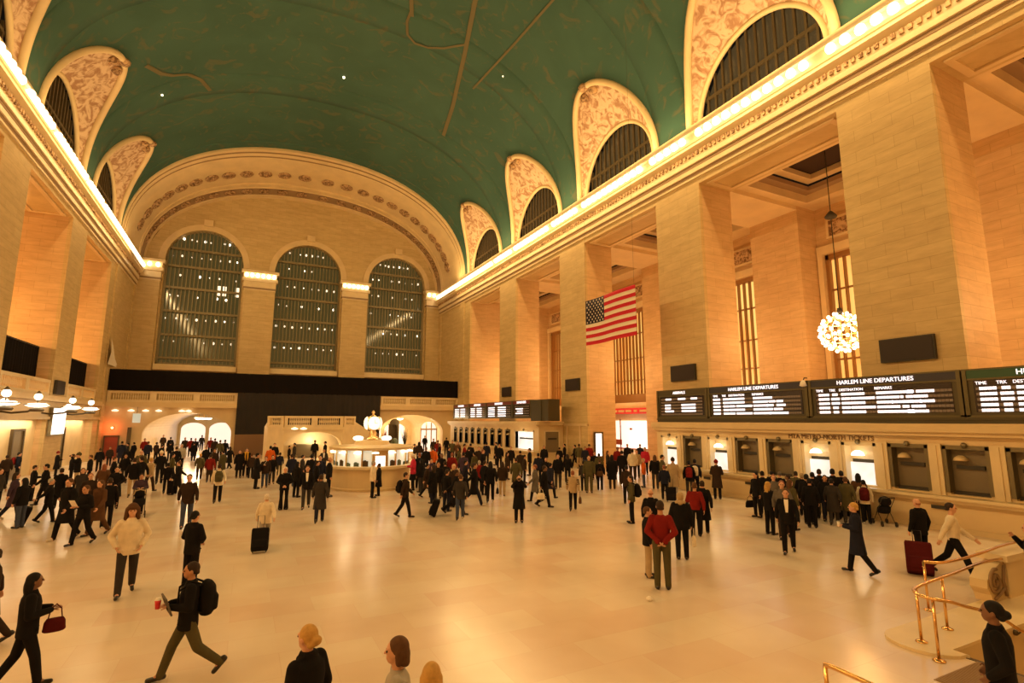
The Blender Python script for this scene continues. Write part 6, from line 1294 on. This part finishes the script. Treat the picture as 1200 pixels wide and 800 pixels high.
 (1.21, 33.26, -3.18, 1.70, 's', 'd', 'jk', 'd', 'tr', 'j', 's', 'k', '-', ''),
 (1.62, 34.51, -3.19, 1.70, 'w', 'd', 'jk', 'k', 'tr', 'g', 's', 'k', '-', ''),
 (7.89, 23.64, 0.46, 1.70, 's', 'd', 'ct', 'k', 'tr', 'n', 'l', 'd', '-', ''),
 (7.73, 21.37, -1.13, 1.70, 's', 'd', 'jk', 'k', 'tr', 'n', 's', 'd', '-', ''),
 (7.60, 19.46, -0.37, 1.70, 'w', 'd', 'jk', 'g', 'tr', 'j', 's', 'b', '-', ''),
 (13.37, 45.35, -1.86, 1.70, 's', 'd', 'jk', 'd', 'tr', 'k', 's', 'd', '-', ''),
 (8.50, 27.48, 0.49, 1.70, 's', 'd', 'jk', 'k', 'tr', 'g', 'l', 'k', '-', ''),
 (20.66, 23.15, -0.73, 1.84, 's', 'd', 'jk', 'k', 'tr', 'g', 'l', 'b', '-', ''),
 (29.33, 34.58, -0.70, 1.84, 'w', 'd', 'jk', 'n', 'tr', 'j', 's', 'b', '-', ''),
 (19.15, 15.08, -0.90, 1.70, 's', 'd', 'jk', 'k', 'tr', 'k', 's', 'k', '-', ''),
 (17.27, 12.51, -1.73, 1.70, 's', 'd', 'ct', 'v', 'tr', 'k', 'l', 'b', '-', ''),
 (18.28, 12.46, -0.97, 1.70, 's', 'd', 'jk', 'k', 'tr', 'k', 's', 'k', '-', ''),
 (20.22, 12.35, -1.02, 1.70, 'w', 'd', 'ct', 'v', 'tr', 'g', 's', 'b', '-', ''),
 (19.93, 12.95, -4.14, 1.70, 's', 'd', 'jk', 'k', 'tr', 'n', 'l', 'k', '-', ''),
 (-5.98, 57.92, 0.10, 1.70, 's', 'd', 'jk', 'k', 'tr', 'n', 's', 'k', '-', ''),
 (-4.25, 48.44, -0.70, 1.70, 's', 'd', 'jk', 'k', 'tr', 'k', 'l', 'b', '-', ''),
 (-7.68, 48.53, 0.16, 1.70, 's', 'd', 'jk', 'k', 'tr', 'k', 'l', 'k', '-', ''),
]
NICE = {'backpack_r': ('r', 'red backpack on the person by the near gate recess'), 'backpack_v': ('v', 'olive backpack on the person in the white jacket'), 'backpack_k': ('k', 'black backpack on the person striding past the round booth'), 'backpack_g': ('g', 'dark grey backpack in the thin of the crowd'),
        'backpack_k2': ('k', 'bulging black backpack on the person in olive jacket'), 'backpack_r2': ('r', 'red backpack at the second ticket window'), 'backpack_w': ('w', 'cream backpack beside the red backpack at the ticket windows'), 'backpack_r3': ('x', 'dark red backpack on the white jacket beside the stroller'), 'backpack_k3': ('k', 'large black backpack on the person with the laptop')}
for i, row in enumerate(PEOPLE):
    hk = row[10]
    if row[13].startswith('person in cream coat and furry hat'): row = row[:10] + ('g', 'b') + row[12:]
    t, up, s = person(i, row); ex = row[12]; lk, ak = row[4], row[5]
    AR = arms(ak, lk); wr = AR[0][2] + Vector((0, 0, up)); wl_ = AR[1][2] + Vector((0, 0, up))
    if ex in NICE: backpack(t, up, *NICE[ex])
    elif ex.startswith('suitcase') or ex.startswith('luggage'):
        lb_ = {'suitcase_k': ('k', 'black wheeled case of the grey-haired walker'), 'suitcase_k2': ('k', 'black case dragged by the person leaning forward'), 'luggage': ('k', 'black upright case in the crowd before the passage arch'), 'luggage2': ('k', 'black case trailing the walker in the second long coat'), 'luggage3': ('k', 'dark case at the first lit ticket window')}[ex]
        if 'white-haired person in cream' in row[13]: lb_ = ('k', 'tall black suitcase behind the white-haired person in cream jacket')
        q = carried('suitcase', lb_[1], 'suitcase', t, (-.12 if 'in cream' in row[13] else .3, -.92 if lk == 'W' else -.82, 0)); suitcase(q, lb_[0], .46, .28, .68, -.32 if lk != 's' else -.12)
    elif ex.startswith('handbag') or ex.startswith('bag') or ex == 'satchel':
        sp = {'handbag_k': ('k', 'black shoulder bag near the cream gate recess'), 'handbag_r': ('x', 'red brown handbag held by the person in black at the frame corner'), 'bag_k': ('k', None), 'bag_w': ('w', 'white carrier bag swung by a person in black'), 'bag_k2': ('k', 'round black bag near the wainscot of the flag pier'), 'bag_r': ('b', 'brown shoulder bag of the person with striped sleeves'), 'bag_w2': ('w', 'white plastic bag held by the person in the fur hood'), 'bag_s': ('k', 'black holdall with white stripes by the ticket windows'), 'bag_k3': ('k', 'dark shoulder bag in the ticket queue'), 'satchel': ('b', 'brown satchel across the back of a black jacket')}[ex]
        lab = sp[1]
        if ex == 'bag_k': lab = {'white-hemmed': 'small dark bag beside the white-hemmed jacket', 'red cap': 'black bag hanging from the person in the red cap'}.get(next((k for k in ('white-hemmed', 'red cap') if k in row[13]), ''), 'large black shoulder bag of a person before the bright ticket window')
        if ex == 'satchel': loc = (0, -.23, 1.12 + up)
        elif ex in ('handbag_r',): loc = (wr.x + .02, wr.y + .06, wr.z - .12)
        else: loc = (wr.x + .05, wr.y, wr.z - .27)
        q = carried('handbag' if 'handbag' in ex else 'satchel' if ex == 'satchel' else 'carrier_bag' if ex in ('bag_w', 'bag_w2') else 'shoulder_bag', lab, 'bag', t, loc, PI / 2 if ex != 'satchel' else 0); soft_bag(q, sp[0], .27 if ex == 'handbag_r' else .36 if ex != 'bag_s' else .5, .14, .2 if ex == 'handbag_r' else .28)
        if ex == 'bag_s':
            for dx in (-.12, .12):
                m = MB(); m.smooth = True; m.tube([(dx, -.075, -.02), (dx, -.085, -.14), (dx, -.07, -.27)], .018, 6); obj('white_stripe', m, CLM['w'], q)
    elif ex == 'paper':
        q = carried('paper_sheet', 'white sheet in the hands of the walker in black jacket' if 'walking' in row[13] else 'white leaflet in the hands of the person near the brown hoarding', 'paper', t, (0, .33, 1.2 + up)); m = MB(); m.box(-.1, .1, -.002, .002, -.02, .22); m.xform(Matrix.Rotation(-.6, 4, 'X')); obj('sheet', m, M['white'], q); m = MB(); m.box(-.09, .09, -.004, -.002, .19, .2); m.xform(Matrix.Rotation(-.6, 4, 'X')); obj('fold', m, CLM['lg'], q)
    elif ex == 'cup':
        q = carried('paper_cup', 'white paper cup in the hand of the person in navy coat', 'cup', t, (wl_.x + .02, wl_.y + .1, wl_.z - .02)); m = MB(); m.smooth = True; m.lathe([(.03, 0), (.042, .12)], 14); obj('cup', m, M['white'], q); m = MB(); m.lathe([(.045, .115), (.045, .13), (.035, .135)], 14); obj('lid', m, CLM['lg'], q)
    elif ex in ('scarf_w', 'scarf_y'):
        mb = MB(); cap(mb, (-.08, .03, 1.5), (.08, .03, 1.5), .05, .05); cap(mb, (-.06, .09, 1.46), (-.07, .155, 1.0), .04, .035); cap(mb, (.06, .09, 1.46), (.07, .155, 1.05), .04, .035); put('scarf', vol(mb, 'scarf', CLM['w'], .013, 3, .5), CLM['w'] if ex == 'scarf_w' else plain('scarf_yellow', (.7, .38, .03), .8), t, (0, 0, up))
    elif ex == 'tie':
        m = MB(); m.smooth = True; m.grid([[(-.055, .085, 1.49), (0, .10, 1.485), (.055, .085, 1.49)], [(-.05, .152, 1.36), (0, .156, 1.36), (.05, .152, 1.36)], [(-.03, .158, 1.14), (0, .160, 1.14), (.03, .158, 1.14)]]); m.v = [(p[0], p[1], p[2] + up) for p in m.v]; obj('shirt_front', m, M['white'], t)
    if 'pushing a stroller' in row[13]:
        q = carried('stroller', 'dark stroller with pale hoop pushed past the person in cream coat', 'stroller', t, (0, .85, 0)); stroller(q, 'k'); m = MB(); m.smooth = True; m.tube([(-.19, .06, .85), (-.15, .1, 1.0), (0, .12, 1.05), (.15, .1, 1.0), (.19, .06, .85)], .022, 6); obj('hoop', m, CLM['t'], q)
    if 'beside the stroller' in row[13]:
        q = carried('stroller', 'dark stroller parked against the ticket booth plinth', 'stroller', t, (.62, .05, 0), .4); stroller(q, 'k')
    if 'holding a laptop' in row[13]:
        q = carried('laptop', 'closed grey laptop held against the chest of the backpacker', 'laptop', t, (-.02, .30, 1.18 + up), .2); m = MB(); m.box(-.18, .18, -.012, .012, -.12, .14); m.xform(Matrix.Rotation(-.35, 4, 'X')); obj('shell', m, CLM['m'], q); m = MB(); m.box(-.03, .03, .012, .014, -.02, .04); m.xform(Matrix.Rotation(-.35, 4, 'X')); obj('lid_mark', m, CLM['lg'], q)
        q = carried('drink_cup', 'red and white drink cup held by the backpacker', 'cup', t, (-.06, .42, 1.16 + up)); m = MB(); m.smooth = True; m.lathe([(.03, 0), (.042, .12)], 14); obj('cup', m, M['red_sign'], q); m = MB(); m.lathe([(.044, .12), (.03, .15)], 14); obj('lid', m, M['white'], q)
        for sx in (-1, 1):
            pass
    if 'striped sleeves' in row[13]:
        for (sh, e, w), sd in zip(AR, (1, -1)):
            m = MB(); m.smooth = True
            for k in range(4):
                a = sh + (e - sh) * (.2 + .22 * k); b = sh + (e - sh) * (.31 + .22 * k); m.tube([a + Vector((0, 0, up)), b + Vector((0, 0, up))], .082 - .004 * k, 10)
            obj('sleeve_stripes', m, CLM['k'], t)
for t, row in ALL:                           # a small camera for each person holding one up
    if row[5] == 'r':
        up = legs(row[4])[1]; q = carried('camera', 'small black camera raised by the person in long coat on the open floor' if row[6] == 'ct' else 'small black camera raised by the person in the striped beanie', 'camera', t, (0, .33, 1.63 + up))
        m = MB(); m.box(-.06, .06, -.025, .025, -.04, .04); obj('camera_body', m, M['iron'], q); m = MB(); m.smooth = True; m.lathe([(.026, 0), (.024, .04)], 12); m.xform(Matrix.Translation((0, .02, 0)) @ Matrix.Rotation(-PI / 2, 4, 'X')); obj('lens', m, M['grille'], q)
# the dark red suitcase standing tilted between the two walkers by the parapet
q = thing('suitcase', 'large dark red suitcase tilted beside the striding person in cream', 'suitcase', (15.05, 7.55, 0), -1.1); suitcase(q, 'x', .55, .34, .8, -.5)
q['label'] = 'large dark red suitcase tilted beside the striding person in cream'
# ---- labels: what cannot be told by its look is told by its place in the row of heads
ORD = 'first second third fourth fifth sixth seventh eighth ninth tenth eleventh twelfth thirteenth fourteenth fifteenth sixteenth seventeenth eighteenth nineteenth twentieth'.split()
def ordn(k):
    if k < 20: return ORD[k]
    tens = {2: 'twenty', 3: 'thirty', 4: 'forty', 5: 'fifty', 6: 'sixty', 7: 'seventy'}
    a, b = divmod(k + 1, 10); return tens[a] + '-' + ORD[b - 1] if b else tens[a][:-1] + 'ieth'
TN = {'jk': 'jacket', 'ct': 'coat', 'pf': 'padded coat', 'sw': 'jumper'}
zones = {}
for t, row in ALL:
    az = row[0] / max(row[1], .1); dist = math.hypot(row[0], row[1])
    z = 0 if az < -.02 else 1 if az < .215 else 2 if az < .50 else 3
    zones.setdefault(z, []).append((az, dist, t, row))
ZP = {0: 'by heads from the globe-lamp wall', 1: 'by heads from the round booth toward the brown hoarding', 2: 'by heads from the round booth toward the flag', 3: 'by heads from the shop toward the viewer'}
for z, L in zones.items():
    L.sort(key=lambda q: -q[0] if z == 1 else q[0])
    for k, (az, dist, t, row) in enumerate(L):
        lab = row[13] or 'person in %s %s, %s %s' % (CN[row[7]], TN[row[6]], ordn(k), ZP[z])
        tag(t, lab, 'person', 'people crossing the hall')
# ================================================================== light
LK = .33
def area(name, loc, rot, sx, sy, power, col):
    l = bpy.data.lights.new(name, 'AREA'); l.shape = 'RECTANGLE'; l.size = sx; l.size_y = sy; l.energy = power * LK; l.color = col
    o = bpy.data.objects.new(name, l); C.objects.link(o); o.location = loc; o.rotation_euler = rot; return o
def point(name, loc, power, col, r=.3):
    l = bpy.data.lights.new(name, 'POINT'); l.energy = power * LK; l.color = col; l.shadow_soft_size = r
    o = bpy.data.objects.new(name, l); C.objects.link(o); o.location = loc; return o
WARM = (1, .63, .25); DEEP = (1, .50, .16); CREAM = (1, .74, .42)
# rows of bulbs on the two cornices: light leaves them sideways and down into the hall
for side in (1, -1):
    x = XC + side * (A - 1.15)
    area('cornice_bulb_row_light', (x, 26, 21.5), (0, side * math.radians(90), 0), .5, 76, 21000 * (.36 if side > 0 else .82), WARM)
    area('cornice_wash_light', (x, 26, 21.3), (0, side * math.radians(35), 0), .5, 76, 16000 * (.82 if side > 0 else .42), WARM)
    area('cornice_up_light', (x, 26, 22.2), (math.radians(180), 0, 0), .4, 76, 11500 if side > 0 else 3600, WARM)
    area('cornice_glow_light', (XC + side * (A - 1.1), 26, 21.0), (0, -side * math.radians(100), 0), .3, 76, 1500, WARM)
# area('end_caps_light', (XC, 71.2, 21.8), (math.radians(-90), 0, 0), 30, .5, 1500, WARM)
for c in BAYS:
    point('chandelier_light', (30.3, c, 8.8), 4800, DEEP, .5)
    point('chandelier_light', (2 * XC - 30.3, c, 9.5), 4300, DEEP, .5)
for c in BAYS[:4]: area('gate_recess_light', (XL - .2, c, 3.7), (0, 0, 0), .3, 7, 420, CREAM)
for yy in (35.0, 39.6, 46.4, 51.4): point('bracket_lamp_light', (XL + 2.2, yy, 4.75), 130, CREAM, .4)
for x, y0_, n in ((-5.2, 67, 4), (18.4, 67, 3)):
    for k in range(n): point('passage_light', (x, y0_ + 6 * k, 3.6), 700 if x < 0 else 1100, CREAM, .4)
point('fan_door_light', (21.4, 65.8, 3.4), 60, CREAM, .3)
point('stair_arch_light', (6.1, 56.0, 1.7), 560, CREAM, .3)
point('booth_top_light', (CX - 1.6, CY - 1.9, 3.0), 90, CREAM, .3); point('clock_light', (CX, CY - 1.2, 4.2), 60, CREAM, .3)
point('shop_light', (33.5, 42.5, 3.0), 420, (1, .9, .8), .6)
for k in (0, 2, 5, 6): point('ticket_window_light', (21.5, 23.43 - 1.765 * k, 2.35), 26, CREAM, .15)
point('bright_ticket_window_light', (21.3, 41.4, 2.3), 90, CREAM, .4)
point('red_lamp_light', (-11.6, YB - .25, 2.95), 110, (1, .10, .03), .1)

for m_ in bpy.data.materials:                # the lamps' light comes from the lights set beside them
    m_.cycles.emission_sampling = 'NONE'
w = bpy.data.worlds.new('night'); bpy.context.scene.world = w; w.use_nodes = True
w.node_tree.nodes['Background'].inputs[0].default_value = (.02, .015, .01, 1); w.node_tree.nodes['Background'].inputs[1].default_value = .3

# ================================================================== camera
cam = bpy.data.cameras.new('camera'); co = bpy.data.objects.new('camera', cam); C.objects.link(co); bpy.context.scene.camera = co
cam.sensor_width = 36; cam.sensor_fit = 'HORIZONTAL'; cam.lens = 612.67 / 1200 * 36; cam.clip_start = .1; cam.clip_end = 400
yaw, pitch, roll = .467198, .149726, .00199144
f = Vector((math.sin(yaw) * math.cos(pitch), math.cos(yaw) * math.cos(pitch), math.sin(pitch)))
r0 = Vector((math.cos(yaw), -math.sin(yaw), 0)); u0 = r0.cross(f)
rt = r0 * math.cos(roll) + u0 * math.sin(roll); uu = -r0 * math.sin(roll) + u0 * math.cos(roll)
co.matrix_world = Matrix(((rt.x, uu.x, -f.x, 0), (rt.y, uu.y, -f.y, 0), (rt.z, uu.z, -f.z, 3.75), (0, 0, 0, 1)))
sc_ = bpy.context.scene
sc_.view_settings.view_transform = 'Standard'; sc_.view_settings.look = 'None'; sc_.view_settings.gamma = 1; sc_.view_settings.use_curve_mapping = False; sc_.view_settings.exposure = 0.0
sc_.cycles.use_denoising = True; sc_.cycles.max_bounces = 8; sc_.cycles.diffuse_bounces = 5; sc_.cycles.caustics_reflective = False; sc_.cycles.caustics_refractive = False; sc_.cycles.sample_clamp_indirect = 3
